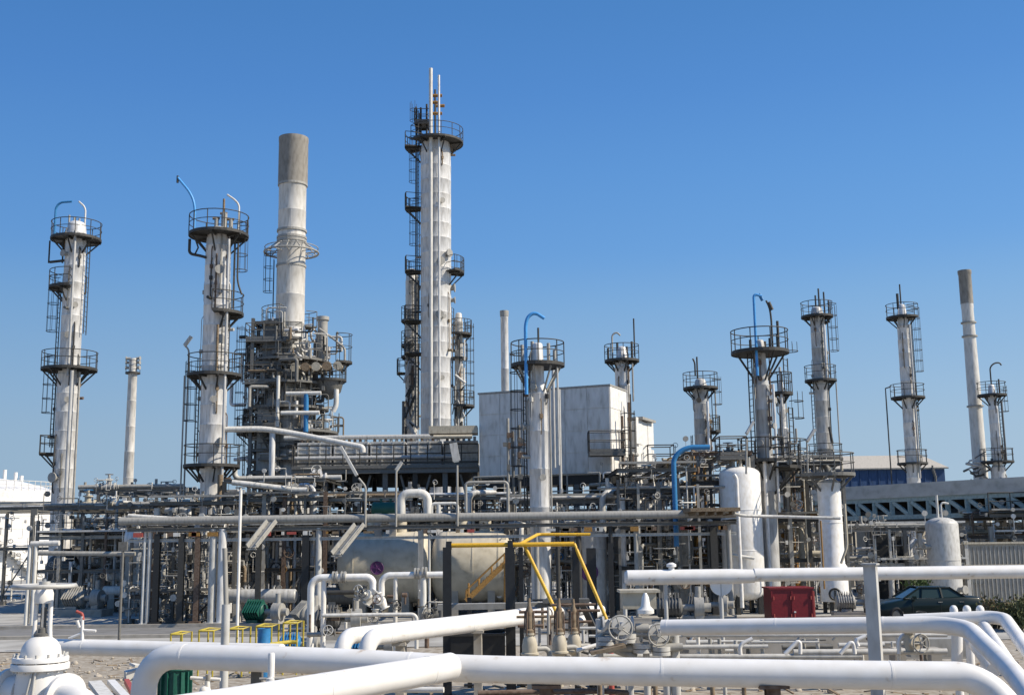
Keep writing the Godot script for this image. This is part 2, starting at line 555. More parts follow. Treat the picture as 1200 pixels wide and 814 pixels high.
func exchanger(label: String, a: Vector3, b: Vector3, r: float, m: String, group := "", called := "heat_exchanger") -> Node3D:   # a horizontal vessel on two saddles
	var mid := (a + b) / 2
	var o := thing(called, label, "vessel", Vector3(mid.x, 0, mid.z), group)
	var s := B.new()
	s.drum(a, b, r, 0.4, 28)
	var t := (b - a).normalized()
	for k in [0.08, 0.5, 0.92]:
		var c := a.lerp(b, k)
		s.tube(c - t * 0.03, c + t * 0.03, r * 1.012, -1, 28)
	put(s, "shell", M[m], o)
	for k in [0.2, 0.8]:
		var c := a.lerp(b, k)
		var q := B.new()
		var side := t.cross(Vector3.UP)
		var bs := Basis(side, Vector3.UP, side.cross(Vector3.UP))
		q.box(Vector3(c.x, (c.y - r * 0.5) / 2, c.z), Vector3(r * 1.5, c.y - r * 0.5, 0.35), bs)
		put(q, "saddle", M.concrete, o)
	for k in [0.3, 0.7]:
		var c := a.lerp(b, k)
		var q := B.new()
		q.tube(c + Vector3(0, r * 0.95, 0), c + Vector3(0, r * 1.4, 0), r * 0.18, -1, 10)
		q.tube(c + Vector3(0, r * 1.4, 0), c + Vector3(0, r * 1.47, 0), r * 0.3, -1, 10)
		put(q, "nozzle", M[m], o)
	return o

const COURSES := {"silver": ["silver", "silver_b", "silver", "silver_c"], "silver_dull": ["silver_dull", "dull_b", "dull_c"], "silver_warm": ["silver_warm", "warm_b", "warm_c"]}

func shell(o: Node3D, x: float, z: float, prof: Array, m: String, bands := 1.15, called := "shell", seg := 26) -> void:
	# a standing vessel; profile [[r, y] ...] bottom to top. Clad vessels are built course by course: each ring of sheets is a part, lapped over the one below
	var b := B.new()
	b.lathe(Vector3(x, 0, z), prof, seg)
	if bands <= 0.0 or not COURSES.has(m):
		if bands > 0.0:
			for i in prof.size() - 1:
				var y: float = prof[i][1] + bands
				while y < prof[i + 1][1] - 0.3:
					var r := lerpf(prof[i][0], prof[i + 1][0], (y - prof[i][1]) / (prof[i + 1][1] - prof[i][1]))
					b.lathe(Vector3(x, y, z), [[r, -0.035], [r + 0.012, -0.025], [r + 0.012, 0.025], [r, 0.035]], seg)
					y += bands
		put(b, called, M[m], o)
		return
	var core := put(b, called, M[m], o)
	var n := 0
	for i in prof.size() - 1:
		var y0: float = prof[i][1]
		var y1: float = prof[i + 1][1]
		if y1 - y0 < bands * 1.3 or y1 < 5.0: continue
		var k := maxi(1, int(round((y1 - y0) / bands)))
		for j in k:
			var ya := lerpf(y0, y1, j / float(k))
			var yb := lerpf(y0, y1, (j + 1) / float(k))
			if yb < 5.0: continue
			var ra := lerpf(prof[i][0], prof[i + 1][0], j / float(k)) + 0.012
			var rb := lerpf(prof[i][0], prof[i + 1][0], (j + 1) / float(k)) + 0.018
			var c := B.new()
			c.lathe(Vector3(x, 0, z), [[ra - 0.014, ya + 0.02], [ra, ya + 0.02], [rb, yb], [rb + 0.008, yb + 0.01], [rb + 0.006, yb + 0.05], [rb - 0.02, yb + 0.055]], seg)
			for v in 3:   # standing laps between the sheets of one course
				var th := TAU * (v + 0.5 * (n % 2)) / 3.0 + 0.4
				var u := Vector3(cos(th), 0, sin(th))
				c.box(Vector3(x, (ya + yb) / 2, z) + u * (ra + 0.002), Vector3(0.012, yb - ya - 0.03, 0.025), Basis(Vector3.UP, -th))
			var names: Array = COURSES[m]
			put(c, "cladding_course", M[names[(n * 7 + int(absf(x) * 3.0)) % names.size()]], core)
			n += 1

func nozzles(o: Node3D, x: float, z: float, list: Array, m := "grey") -> void:   # [[y, angle, r of shell, r of nozzle]]
	for k in list:
		var th := deg_to_rad(k[1])
		var u := Vector3(cos(th), 0, sin(th))
		var c := Vector3(x, k[0], z)
		var b := B.new()
		b.tube(c + u * (k[2] - 0.05), c + u * (k[2] + 0.35), k[3], -1, 8)
		b.tube(c + u * (k[2] + 0.30), c + u * (k[2] + 0.38), k[3] * 1.6, -1, 10)
		put(b, "nozzle", M[m], o)

func pick(a: Array) -> Variant:
	return a[rng.randi() % a.size()]

func lamp(label: String, foot: Vector3, pts: Array, tilt_a: Vector3, tilt_b: Vector3) -> void:   # a work lamp: a pole with a long tilted tube fitting
	var o := thing("area_light", label, "lamp", foot, "work lamps on poles among the pipe racks")
	var b := B.new()
	b.path([foot] + pts, 0.05, 8, 0.15)
	put(b, "pole", M.grey, o)
	b = B.new()
	b.beam(tilt_a, tilt_b, 0.34, 0.12)
	var fit := put(b, "housing", M.grey_light, o)
	b = B.new()
	b.beam(tilt_a.lerp(tilt_b, 0.04) - Vector3(0, 0.085, 0), tilt_a.lerp(tilt_b, 0.96) - Vector3(0, 0.085, 0), 0.24, 0.05)
	put(b, "diffuser", M.lamp_glass, fit)

func rack(label: String, px0: float, px1: float, d0: float, d1: float, levels: Array, ncol: int, per_level: int, risers: int, sd: int, deck := -1, frame := "steel", colours := [], fine := 11.0) -> Node3D:
	# a bay of pipe rack: column rows at distances d0 and d1, beams at the levels (metres), pipes along it, risers, valves and small-bore piping
	rng.seed = sd
	var cols: Array = colours if colours.size() else ["silver_dull", "grey", "grey_light", "brown", "silver_b", "silver", "grey_dark", "white_old", "beige", "dull_c", "grey_light", "grey", "silver"]
	var dm := (d0 + d1) / 2
	var x0 := G(px0, dm).x
	var x1 := G(px1, dm).x
	var o := thing("pipe_rack", label, "pipe rack", Vector3((x0 + x1) / 2, 0, -dm), "steel pipe racks of the process units")
	var top: float = levels[-1]
	var fr := [frame, "steel_grey" if frame == "steel" else frame, "steel_grey", "steel_grey", "grey" if frame == "steel" else frame, "grey_dark", "rust" if frame == "steel" else frame]
	for z in [-d0, -d1]:
		for i in ncol:
			var xx := lerpf(x0, x1, i / float(maxi(1, ncol - 1)))
			var b := B.new()
			var w: float = [0.13, 0.16, 0.2][rng.randi() % 3]
			b.ibeam(Vector3(xx, 0, z), Vector3(xx, top - (rng.randf() * 0.8 if z == -d0 else 0.0), z), w, w)
			b.box(Vector3(xx, 0.12, z), Vector3(0.42, 0.24, 0.42))
			put(b, "column", M[pick(fr)], o)
			if i < ncol - 1 and rng.randf() < 0.3:
				b = B.new()
				var xn := lerpf(x0, x1, (i + 1) / float(maxi(1, ncol - 1)))
				b.beam(Vector3(xx, levels[0] * 0.15, z), Vector3(xn, levels[0], z), 0.07, 0.07)
				put(b, "brace", M[pick(fr)], o)
		for y in levels:
			var b := B.new()
			b.ibeam(Vector3(x0, y, z), Vector3(x1, y, z), 0.13, 0.18)
			put(b, "beam", M[pick(fr)], o)
	for y in levels:
		var b := B.new()
		for i in ncol:
			var xx := lerpf(x0, x1, i / float(maxi(1, ncol - 1)))
			b.ibeam(Vector3(xx, y, -d0), Vector3(xx, y, -d1), 0.12, 0.18)
		put(b, "cross_beam", M[frame], o)
	if deck >= 0:
		var b := B.new()
		b.box(Vector3((x0 + x1) / 2, levels[deck] + 0.17, -dm), Vector3(x1 - x0, 0.05, (d1 - d0) * 0.98))
		put(b, "deck", M.steel, o)
		var q := B.new()
		rail_run(q, Vector3(x0, levels[deck] + 0.2, -d0), Vector3(x1, levels[deck] + 0.2, -d0))
		put(q, "railing", M[frame], o)
	for li in levels.size():
		for k in per_level:
			var r: float = [0.035, 0.045, 0.06, 0.08, 0.10, 0.15][rng.randi() % 6]
			var z := -lerpf(d0 + 0.3, d1 - 0.3, rng.randf())
			var y: float = levels[li] + 0.14 + r + (0.06 if li == deck else 0.0)
			var xa := x0 + (rng.randf() * (x1 - x0) * 0.35 if rng.randf() < 0.4 else -0.3)
			var xb := x1 - (rng.randf() * (x1 - x0) * 0.35 if rng.randf() < 0.4 else -0.3)
			var pts := [Vector3(xa, y, z), Vector3(xb, y, z)]
			if rng.randf() < 0.5: pts.push_front(Vector3(xa, y + (rng.randf() * 2.4 - 1.7), z))
			if rng.randf() < 0.5: pts.push_back(Vector3(xb, y + (rng.randf() * 2.4 - 1.7), z))
			var p := pipe(o, "pipe", pick(cols), pts, r, r * 3, 8)
			if rng.randf() < 0.5:
				var c := Vector3(lerpf(xa, xb, 0.2 + rng.randf() * 0.6), y, z)
				valve(o, c, Vector3.RIGHT, Vector3(0, 0.6, 1).normalized() if rng.randf() < 0.5 else Vector3.UP, r, pick(cols), pick(["grey", "rust", "steel", "blue", "grey_light"]))
	for k in risers:
		var r: float = [0.04, 0.06, 0.08, 0.11, 0.16][rng.randi() % 5]
		var xx := lerpf(x0, x1, rng.randf())
		var z := -lerpf(d0 - 0.4, d1, rng.randf() * rng.randf())
		var y1 := top * (0.35 + rng.randf() * 0.75)
		var pts := [Vector3(xx, 0.1, z), Vector3(xx, y1, z)]
		if rng.randf() < 0.7: pts.append(Vector3(xx + rng.randf() * 3 - 1.5, y1, z - rng.randf() * 1.5))
		pipe(o, "riser", pick(cols), pts, r, r * 3, 8)
		if rng.randf() < 0.6:
			valve(o, Vector3(xx, y1 * (0.15 + rng.randf() * 0.5), z), Vector3.UP, Vector3(rng.randf() - 0.5, 0, 1).normalized(), r, pick(cols), pick(["grey", "rust", "yellow_rust", "grey_light", "steel"]))
	for li in levels.size():   # cable trays
		if rng.randf() < 0.6:
			var b := B.new()
			var z := -d0 + 0.25
			b.box(Vector3((x0 + x1) / 2, levels[li] + 0.3, z), Vector3((x1 - x0) * 0.96, 0.02, 0.35))
			for sg in [-1, 1]: b.box(Vector3((x0 + x1) / 2, levels[li] + 0.34, z + sg * 0.18), Vector3((x1 - x0) * 0.96, 0.1, 0.015))
			put(b, "cable_tray", M[pick(["grey", "steel_grey", "grey_light"])], o)
	for mi in 4:   # small-bore lines, drains and tracing too thin to pick apart
		var s := B.new()
		for k in int((x1 - x0) * fine):
			var a := Vector3(lerpf(x0, x1, rng.randf()), rng.randf() * (top + 0.3), -lerpf(d0 - 0.4, d1, rng.randf() * rng.randf()))
			var pts := [a]
			for j in 3:
				a += [Vector3(rng.randf() * 2.0 - 1.0, 0, 0), Vector3(0, rng.randf() * 2.2 - 1.1, 0), Vector3(0, 0, rng.randf() * 2.0 - 1.0)][(j + k) % 3]
				a.y = clampf(a.y, 0.05, top + 0.8)
				pts.append(a)
			s.path(pts, 0.014 + rng.randf() * rng.randf() * 0.03, 5)
			if k % 4 == 0: s.box(a, Vector3(0.12, 0.2, 0.14))
			elif k % 4 == 1: s.tube(a - Vector3(0, 0, 0.05), a + Vector3(0, 0, 0.05), 0.1 + rng.randf() * 0.06, -1, 10)
			elif k % 4 == 2: s.torus(a, Vector3(rng.randf() - 0.5, rng.randf() - 0.5, 1), 0.13, 0.018, 12, 4)
		stuff(put(s, "small_bore_piping", M[["steel_grey", "grey_light", "grey", "white_old"][mi]], o))
	return o


func column(called: String, label: String, px: float, py: float, d: float, segs: Array, m: String, plats: Array, ladders := [], opt := {}) -> Node3D:
	# a standing process column. segs [[y pixel, radius in pixels] ...] from the top down; plats [[y pixel, outer radius px, from, to, knees]]; ladders [[top y, foot y, angle, cage]]
	var ax := P(px, py, d)
	var at := Vector3(ax.x, 0, ax.z)
	var o := thing(called, label, opt.get("category", "column"), at, opt.get("group", "tall process columns with ringed walkways"))
	var prof := []
	var top: float = P(px, segs[0][0], d).y
	var rt: float = segs[0][1] * mpp(segs[0][0], d)
	for i in segs.size():
		prof.push_front([segs[i][1] * mpp(segs[i][0], d), P(px, segs[i][0], d).y])
	prof.push_front([prof[0][0], 0.0])
	if not opt.get("flat", false):
		for k in [1, 2, 3, 4]: prof.append([maxf(0.01, rt * cos(PI / 8 * k)), top + rt * 0.5 * sin(PI / 8 * k)])
	shell(o, at.x, at.z, prof, m, opt.get("bands", 1.15))
	var rad := func(y: float) -> float:
		for i in prof.size() - 1:
			if y <= prof[i + 1][1] and y >= prof[i][1]:
				return lerpf(prof[i][0], prof[i + 1][0], (y - prof[i][1]) / maxf(0.001, prof[i + 1][1] - prof[i][1]))
		return rt
	for p in plats:
		var c := Vector3(at.x, P(px, p[0], d).y, at.z)
		var r1: float = p[1] * mpp(p[0], d)
		var r0: float = minf(float(rad.call(c.y)), r1 * 0.8)
		if c.y > top: r0 = 0.1
		ring_platform(o, c, r0, r1, p[2], p[3], opt.get("rail", 1.1), p[4], "steel", p.size() > 5)
	# instrument lines, conduits and small fittings fixed to the shell
	rng.seed = int(px * 13.0 + d)
	var yb := maxf(6.0, P(px, 600, d).y)
	var dress: int = opt.get("dress", 12 if rt > 0.3 else 6)
	if opt.get("category", "column") == "column":
		for i in dress:
			var th := deg_to_rad(rng.randf_range(-20, 200))
			var u := Vector3(cos(th), 0, sin(th))
			var ya := lerpf(yb, top - 0.8, rng.randf())
			var yc := minf(top - 0.3, ya + rng.randf_range(0.8, 4.5))
			var q: float = float(rad.call((ya + yc) / 2)) + 0.10
			var pr := rng.randf_range(0.02, 0.05)
			var b2 := B.new()
			b2.path([Vector3(at.x, ya, at.z) + u * (q - 0.1), Vector3(at.x, ya + 0.15, at.z) + u * q, Vector3(at.x, yc - 0.15, at.z) + u * q, Vector3(at.x, yc, at.z) + u * (q - 0.1)], pr, 6, 0.1)
			b2.box(Vector3(at.x, lerpf(ya, yc, 0.5), at.z) + u * q, Vector3(0.14, 0.22, 0.14), Basis(Vector3.UP, -th))
			if i % 3 == 0: b2.tube(Vector3(at.x, ya, at.z) + u * (q - 0.15), Vector3(at.x, ya, at.z) + u * (q + 0.3), 0.09, -1, 8)
			put(b2, "instrument_line", M[pick(["steel", "grey", "brown", "grey_light", "steel_grey", "rust"])], o)
	for l in ladders:
		var y0: float = P(px, l[1], d).y
		var y1: float = P(px, l[0], d).y
		var th := deg_to_rad(l[2])
		var u := Vector3(cos(th), 0, sin(th))
		var rr: float = float(rad.call((y0 + y1) / 2)) + 0.22
		ladder(o, Vector3(at.x, y0, at.z) + u * rr, y1, u, l[3])
	return o

func side_pipe(o: Node3D, d: float, pts: Array, rpx: float, m: String, called := "pipe", bend := 0.35) -> void:
	pipe(o, called, m, L(pts, d), rpx * mpp(pts[0][1], d), bend, 8)

func _ready() -> void:
	setup()
	make_materials()
	ground()
	debris()
	far_background()
	columns_left()
	heater()
	main_column()
	air_cooler()
	furnace()
	columns_mid()
	columns_right()
	vessels()
	racks()
	front_header()
	mid_piping()
	crossover()
	valve_station()
	near_pipes()
	gate_valve()
	vehicle()
	small_things()

func setup() -> void:
	var cam := Camera3D.new()
	cam.name = "camera"
	cam.transform = Transform3D(CB, CP)
	cam.fov = rad_to_deg(2.0 * atan(407.0 / FPX))
	cam.near = 0.1
	cam.far = 6000.0
	add_child(cam)
	cam.current = true
	var e := Environment.new()
	e.background_mode = Environment.BG_SKY
	var sm := PanoramaSkyMaterial.new()
	sm.panorama = clear_sky()
	e.sky = Sky.new()
	e.sky.sky_material = sm
	e.tonemap_mode = Environment.TONE_MAPPER_LINEAR
	e.tonemap_exposure = 1.22
	e.sdfgi_enabled = true
	e.ssao_enabled = true
	e.ssil_enabled = true
	var we := WorldEnvironment.new()
	we.name = "world_environment"
	we.environment = e
	add_child(we)
	var sun := DirectionalLight3D.new()
	sun.name = "sun"
	sun.light_color = Color(1.0, 0.955, 0.88)
	sun.light_energy = 1.6
	sun.light_angular_distance = 0.5
	sun.shadow_enabled = true
	add_child(sun)
	var to_sun := Vector3(cos(deg_to_rad(13)), tan(deg_to_rad(41)), sin(deg_to_rad(13))).normalized()
	sun.look_at_from_position(to_sun * 100.0, Vector3.ZERO, Vector3.UP)

func clear_sky() -> ImageTexture:   # clear morning air: pale at the horizon, deep overhead, a little brighter on the sun's side
	var k := [[0.0, 0.43, 0.53, 0.62], [5.0, 0.38, 0.51, 0.64], [7.0, 0.335, 0.49, 0.665], [11.5, 0.23, 0.42, 0.68], [14.0, 0.165, 0.365, 0.69], [18.0, 0.13, 0.32, 0.66], [22.0, 0.10, 0.27, 0.61], [26.0, 0.083, 0.24, 0.55], [40.0, 0.062, 0.19, 0.47], [90.0, 0.05, 0.15, 0.39]]
	var im := Image.create(512, 256, false, Image.FORMAT_RGBF)
	for y in 256:
		var el := 90.0 - (y + 0.5) / 256.0 * 180.0
		var c := Vector3(0.22, 0.20, 0.165)
		for i in k.size() - 1:
			if el >= k[i][0] and el <= k[i + 1][0]:
				var t: float = (el - k[i][0]) / (k[i + 1][0] - k[i][0])
				c = Vector3(lerpf(k[i][1], k[i + 1][1], t), lerpf(k[i][2], k[i + 1][2], t), lerpf(k[i][3], k[i + 1][3], t))
		for x in 512:
			var az := (x + 0.5) / 512.0 * TAU   # 0 ahead, a quarter turn towards the right
			var f := 0.20 * cos(az - deg_to_rad(103.0)) * cos(deg_to_rad(maxf(el, 0.0))) if el > 0.0 else 0.0
			im.set_pixel(x, y, Color(c.x * 0.93 * (1.0 + 1.3 * f), c.y * (1.0 + f), c.z * 1.05 * (1.0 + 0.75 * f)) * (1.0 / 1.22))
	return ImageTexture.create_from_image(im)

func terrain(d: float) -> float:   # height of the ground at that distance: the photographer stands on a low bank
	var k := [[-400.0, 2.0], [3.0, 2.0], [9.0, 1.15], [15.0, 0.95], [22.0, 0.55], [36.0, 0.0], [6000.0, 0.0]]
	for i in k.size() - 1:
		if d <= k[i + 1][0]: return lerpf(k[i][1], k[i + 1][1], (d - k[i][0]) / (k[i + 1][0] - k[i][0]))
	return 0.0

func sheet(x0: float, x1: float, d0: float, d1: float, y: float) -> B:
	var b := B.new()
	b.face(Vector3(x0, y, -d0), Vector3(x1, y, -d0), Vector3(x1, y, -d1), Vector3(x0, y, -d1))
	return b

func ground() -> void:
	var b := B.new()
	var rows := [-300.0, -40.0, -5.0]
	for i in 46: rows.append(i * 0.9)
	rows.append_array([45.0, 70.0, 150.0, 600.0, 5000.0])
	var f := FastNoiseLite.new()
	f.seed = 5
	f.frequency = 0.16
	var xs := [-4000.0, -400.0, -60.0]
	for i in 67: xs.append(-33.0 + i)
	xs.append_array([60.0, 400.0, 4000.0])
	for r in rows.size():
		for c in xs.size():
			var d: float = rows[r]
			var xx: float = xs[c]
			var amp := 0.12 if d > 3.0 and d < 37.0 and absf(xx) < 34.0 else 0.0
			b.v.append(Vector3(xx, terrain(d) + f.get_noise_2d(xx, d) * amp - (0.02 if d > 36.0 else 0.0), -d))
	for r in rows.size():
		for c in xs.size():
			var k := r * xs.size() + c
			var ax: Vector3 = b.v[k + 1] - b.v[k - 1] if c > 0 and c < xs.size() - 1 else Vector3.RIGHT
			var az: Vector3 = b.v[k - xs.size()] - b.v[k + xs.size()] if r > 0 and r < rows.size() - 1 else Vector3.BACK
			b.n.append(az.cross(ax).normalized())
			if r < rows.size() - 1 and c < xs.size() - 1: b.quad(k, k + 1, k + xs.size() + 1, k + xs.size())
	structure(b, "ground", M.soil)
	structure(sheet(-140, 160, 51.5, 125, 0.004), "plant_pavement", M.pad)
	structure(sheet(-140, 160, 45.9, 51.3, 0.0), "road", M.asphalt)
	b = B.new()
	b.box(Vector3(10, 0.03, -51.4), Vector3(300, 0.22, 0.2))
	structure(b, "kerb", M.concrete)
	b = B.new()
	b.box(Vector3(10, 0.03, -45.75), Vector3(300, 0.20, 0.25))
	structure(b, "kerb", M.concrete)
	structure(sheet(-140, 160, 40.5, 45.62, 0.004), "verge_pavement", M.pad)
	# stones and rubble on the bank
	var mm := MultiMesh.new()
	mm.transform_format = MultiMesh.TRANSFORM_3D
	var s := B.new()
	s.ball(Vector3.ZERO, 0.06, 0.6, 7)
	var holder := put(s, "rubble_source", M.stone)
	mm.mesh = holder.mesh
	remove_child(holder)
	holder.free()
	rng.seed = 77
	mm.instance_count = 2600
	for i in mm.instance_count:
		var d := rng.randf_range(7.0, 38.0)
		var xx := rng.randf_range(-0.62, 0.62) * d * 0.9
		var k := rng.randf_range(0.25, 1.0) * (1.0 if rng.randf() < 0.9 else 2.2)
		mm.set_instance_transform(i, Transform3D(Basis.from_euler(Vector3(rng.randf() * 3, rng.randf() * 6, rng.randf())).scaled(Vector3(k, k * 0.8, k * 1.2)), Vector3(xx, terrain(d) + 0.02, -d)))
	var mi := MultiMeshInstance3D.new()
	mi.multimesh = mm
	mi.name = "rubble"
	add_child(mi)
	stuff(tag(mi, "pale stones and rubble strewn over the bare soil bank below the pipes", "rubble"))

func debris() -> void:
	var b := B.new()
	rng.seed = 88
	for i in 700:
		var d := rng.randf_range(8.0, 37.0)
		var p := Vector3(rng.randf_range(-0.55, 0.55) * d, 0, -d)
		p.y = terrain(d) + 0.05
		var a := rng.randf() * TAU
		var l := rng.randf_range(0.08, 0.5)
		b.beam(p, p + Vector3(cos(a) * l, rng.randf_range(-0.03, 0.12), sin(a) * l), rng.randf_range(0.01, 0.07), rng.randf_range(0.01, 0.03))
	stuff(tag(put(b, "debris", M.brown), "brown sticks and scraps scattered over the soil bank below the pipes", "debris"))

func far_background() -> void:
	# storage tank, far left
	var d := 128.0
	var c := G(-28, d)
	var r := 84 * mpp(600, d)
	var o := thing("storage_tank", "large white storage tank with domed roof behind the leftmost column", "tank", c)
	var top := P(-28, 577, d).y
	var b := B.new()
	var prof := [[r, 0.0], [r, top]]
	for k in 6: prof.append([maxf(0.02, r * cos(PI / 10 * (k * 0.999 + 0.02))), top + 2.0 * sin(PI / 10 * k)])
	prof = [[r, 0.0], [r, top], [r * 0.99, top + 0.05], [r * 0.8, top + 0.62], [r * 0.55, top + 1.15], [r * 0.28, top + 1.5], [0.05, top + 1.6]]
	b.lathe(c, prof, 48)
	for k in 6:
		var y := top * (k + 1) / 7.0
		b.lathe(c + Vector3(0, y, 0), [[r, -0.05], [r + 0.03, -0.03], [r + 0.03, 0.03], [r, 0.05]], 48)
	put(b, "shell", M.white_line, o)
	b = B.new()
	b.sweep(c + Vector3(0, top * 0.86, 0), [[r, -0.12], [r + 0.35, -0.12], [r + 0.35, 0.12], [r, 0.12]], 0, 360, 6.0)
	put(b, "wind_girder", M.grey_light, o)
	b = B.new()
	b.arc(c + Vector3(0, top + 1.0, 0), r, 0, 360, 0.04)
	b.arc(c + Vector3(0, top + 0.55, 0), r, 0, 360, 0.03)
	for k in 60:
		var p := c + Vector3(cos(TAU * k / 60) * r, top, sin(TAU * k / 60) * r)
		b.tube(p, p + Vector3(0, 1.0, 0), 0.035, -1, 4)
	put(b, "railing", M.white_old, o)
	for k in [[4, 549], [17, 552], [24, 556]]:
		b = B.new()
		var p := P(k[0], 572, d + 2)
		b.tube(Vector3(p.x, top, p.z), Vector3(p.x, P(k[0], k[1], d).y, p.z), 0.22, -1, 8)
		put(b, "vent", M.white_line, o)
	b = B.new()   # stair that winds round the wall
	for k in 30:
		var th := deg_to_rad(20 + k * 2.6)
		b.box(c + Vector3(cos(th) * (r + 0.45), top * k / 30.0, sin(th) * (r + 0.45)), Vector3(0.8, 0.08, 0.9), Basis(Vector3.UP, -th))
	put(b, "stair", M.grey, o)

	# blue shed beyond the bridge
	d = 112.0
	var x0 := P(905, 560, d).x
	var x1 := P(1108, 560, d).x
	var ev := P(1000, 548.5, d).y
	var rg := P(1000, 536, d + 7).y
	o = thing("factory_shed", "long dark blue shed with pale pitched roof beyond the concrete pipe bridge", "building", Vector3((x0 + x1) / 2, 0, -d - 7))
	b = B.new()
	b.box(Vector3((x0 + x1) / 2, ev / 2, -d - 7), Vector3(x1 - x0, ev, 14))
	for zz in [-d - 0.02, -d - 13.98]:
		pass
	put(b, "wall", M.blue_wall, o)
	for k in int((x1 - x0) / 0.9):
		b = B.new()
		b.box(Vector3(x0 + 0.5 + k * 0.9, ev * 0.75, -d + 0.03), Vector3(0.09, ev * 0.5, 0.06))
		put(b, "cladding_rib", M.blue_wall, o)
	b = B.new()
	var ov := 0.3
	for sgn in [1, -1]:
		var za: float = -d - 7 + sgn * (7 + ov)
		b.beam(Vector3((x0 + x1) / 2, ev - 0.1, za), Vector3((x0 + x1) / 2, rg + 0.1, -d - 7), x1 - x0 + 2 * ov, 0.14)
	put(b, "roof", M.shed_roof, o)
	for xx in [x1 + 0.02, x0 - 0.02]:
		b = B.new()
		b.face(Vector3(xx, ev, -d), Vector3(xx, ev, -d - 14), Vector3(xx, rg, -d - 7.02), Vector3(xx, rg, -d - 6.98))
		put(b, "gable", M.blue_wall, o)
	for k in 5:
		b = B.new()
		b.tube(P(1093 + k, 545 + k * 3, d - 0.4), P(1093 + k, 552 + k * 3, d - 0.4), 0.1, -1, 5)
		put(b, "gable_vent", M.grey_dark, o)

	# concrete pipe bridge with trusses, coming towards us to the right
	var A := P(905, 590, 86)
	var E := P(1260, 590, 66)
	A.y = 0
	E.y = 0
	o = thing("pipe_bridge", "long concrete pipe bridge with teal truss sides crossing at the right", "bridge", (A + E) / 2)
	var ytop := P(1200, 561, 69).y
	var ymid := P(1200, 578, 69).y
	var ybot := P(1200, 605, 69).y
	var u := (E - A).normalized()
	var w := Vector3(-u.z, 0, u.x) * 2.0
	b = B.new()
	b.beam(A + Vector3(0, (ytop + ymid) / 2, 0), E + Vector3(0, (ytop + ymid) / 2, 0), 4.4, ytop - ymid)
	put(b, "deck_beam", M.bridge_beam, o)
	b = B.new()
	b.beam(A + Vector3(0, (ymid + ybot) / 2, 0), E + Vector3(0, (ymid + ybot) / 2, 0), 0.1, ymid - ybot - 0.1)
	put(b, "cable_wall", M.steel, o)
	for sgn in [1.0, -1.0]:
		var off: Vector3 = w * sgn
		for yy in [ymid - 0.13, ybot + 0.13]:
			b = B.new()
			b.beam(A + off + Vector3(0, yy, 0), E + off + Vector3(0, yy, 0), 0.22, 0.28)
			put(b, "chord", M.teal, o)
		var np := 17
		for k in np + 1:
			var p := A.lerp(E, k / float(np)) + off
			b = B.new()
			b.beam(p + Vector3(0, ybot + 0.27, 0), p + Vector3(0, ymid - 0.27, 0), 0.26, 0.2)
			put(b, "truss_post", M.teal, o)
			if k < np:
				var q := A.lerp(E, (k + 1) / float(np)) + off
				b = B.new()
				b.beam(p + Vector3(0, ymid - 0.3, 0) + u * 0.15, q + Vector3(0, ybot + 0.3, 0) - u * 0.15, 0.2, 0.24)
				put(b, "truss_diagonal", M.teal, o)
	b = B.new()
	b.beam(A + Vector3(0, ybot - 0.1, 0), E + Vector3(0, ybot - 0.1, 0), 4.2, 0.16)
	put(b, "walkway", M.steel, o)
	for k in 5:
		var p := A.lerp(E, k / 4.0)
		for sgn in [1.0, -1.0]:
			b = B.new()
			b.box(p + w * 0.8 * sgn + Vector3(0, (ybot - 0.2) / 2, 0), Vector3(0.5, ybot - 0.2, 0.5), Basis(u, Vector3.UP, w.normalized()))
			put(b, "pier", M.concrete, o)
	rng.seed = 9
	for k in 6:
		var off := w * (rng.randf() * 1.6 - 0.8)
		var r2 := rng.randf_range(0.1, 0.28)
		pipe(o, "pipe", pick(["grey_dark", "rust", "grey", "steel"]), [A + off + Vector3(0, ybot + 0.1 + r2, 0), E + off + Vector3(0, ybot + 0.1 + r2, 0)], r2)

	# low dark process buildings that close the view behind the racks
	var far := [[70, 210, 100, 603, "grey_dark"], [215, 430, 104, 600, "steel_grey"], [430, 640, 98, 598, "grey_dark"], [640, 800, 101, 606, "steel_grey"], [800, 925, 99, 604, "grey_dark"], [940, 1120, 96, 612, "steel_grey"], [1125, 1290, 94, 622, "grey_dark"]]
	var wh := ["behind the thin far chimney", "behind the fired heater", "behind the tallest column", "behind the grey furnace box", "behind the white standing vessel", "under the truss bridge", "at the far right under the bridge"]
	for i in far.size():
		var f: Array = far[i]
		var p0 := G(f[0], f[2])
		var p1 := G(f[1], f[2])
		var hh := P(600, f[3], f[2]).y
		o = thing("process_building", "low dark open process building " + wh[i], "building", (p0 + p1) / 2 - Vector3(0, 0, 3))
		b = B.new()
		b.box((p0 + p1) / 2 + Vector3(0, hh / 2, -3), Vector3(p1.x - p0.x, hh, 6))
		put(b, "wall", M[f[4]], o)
		b = B.new()
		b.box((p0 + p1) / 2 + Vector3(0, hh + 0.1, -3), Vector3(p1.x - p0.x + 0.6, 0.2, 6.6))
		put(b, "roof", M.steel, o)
		var nb := int((p1.x - p0.x) / 1.7)
		for k in nb:
			b = B.new()
			b.box(Vector3(p0.x + 0.9 + k * 1.7, hh / 2, p0.z + 0.12), Vector3(0.24, hh, 0.24))
			put(b, "post", M.steel, o)

	# thin chimney, far left
	o = column("chimney", "thin pale chimney with a ringed top far behind, left of the second column", 150, 560, 104, [[420, 4.6], [440, 4.8], [500, 5.2], [560, 5.6]], "silver_warm", [[437, 8.2, 0, 360, 0]], [], {"category": "chimney", "group": "tall stacks and chimneys", "flat": true, "bands": 3.0})
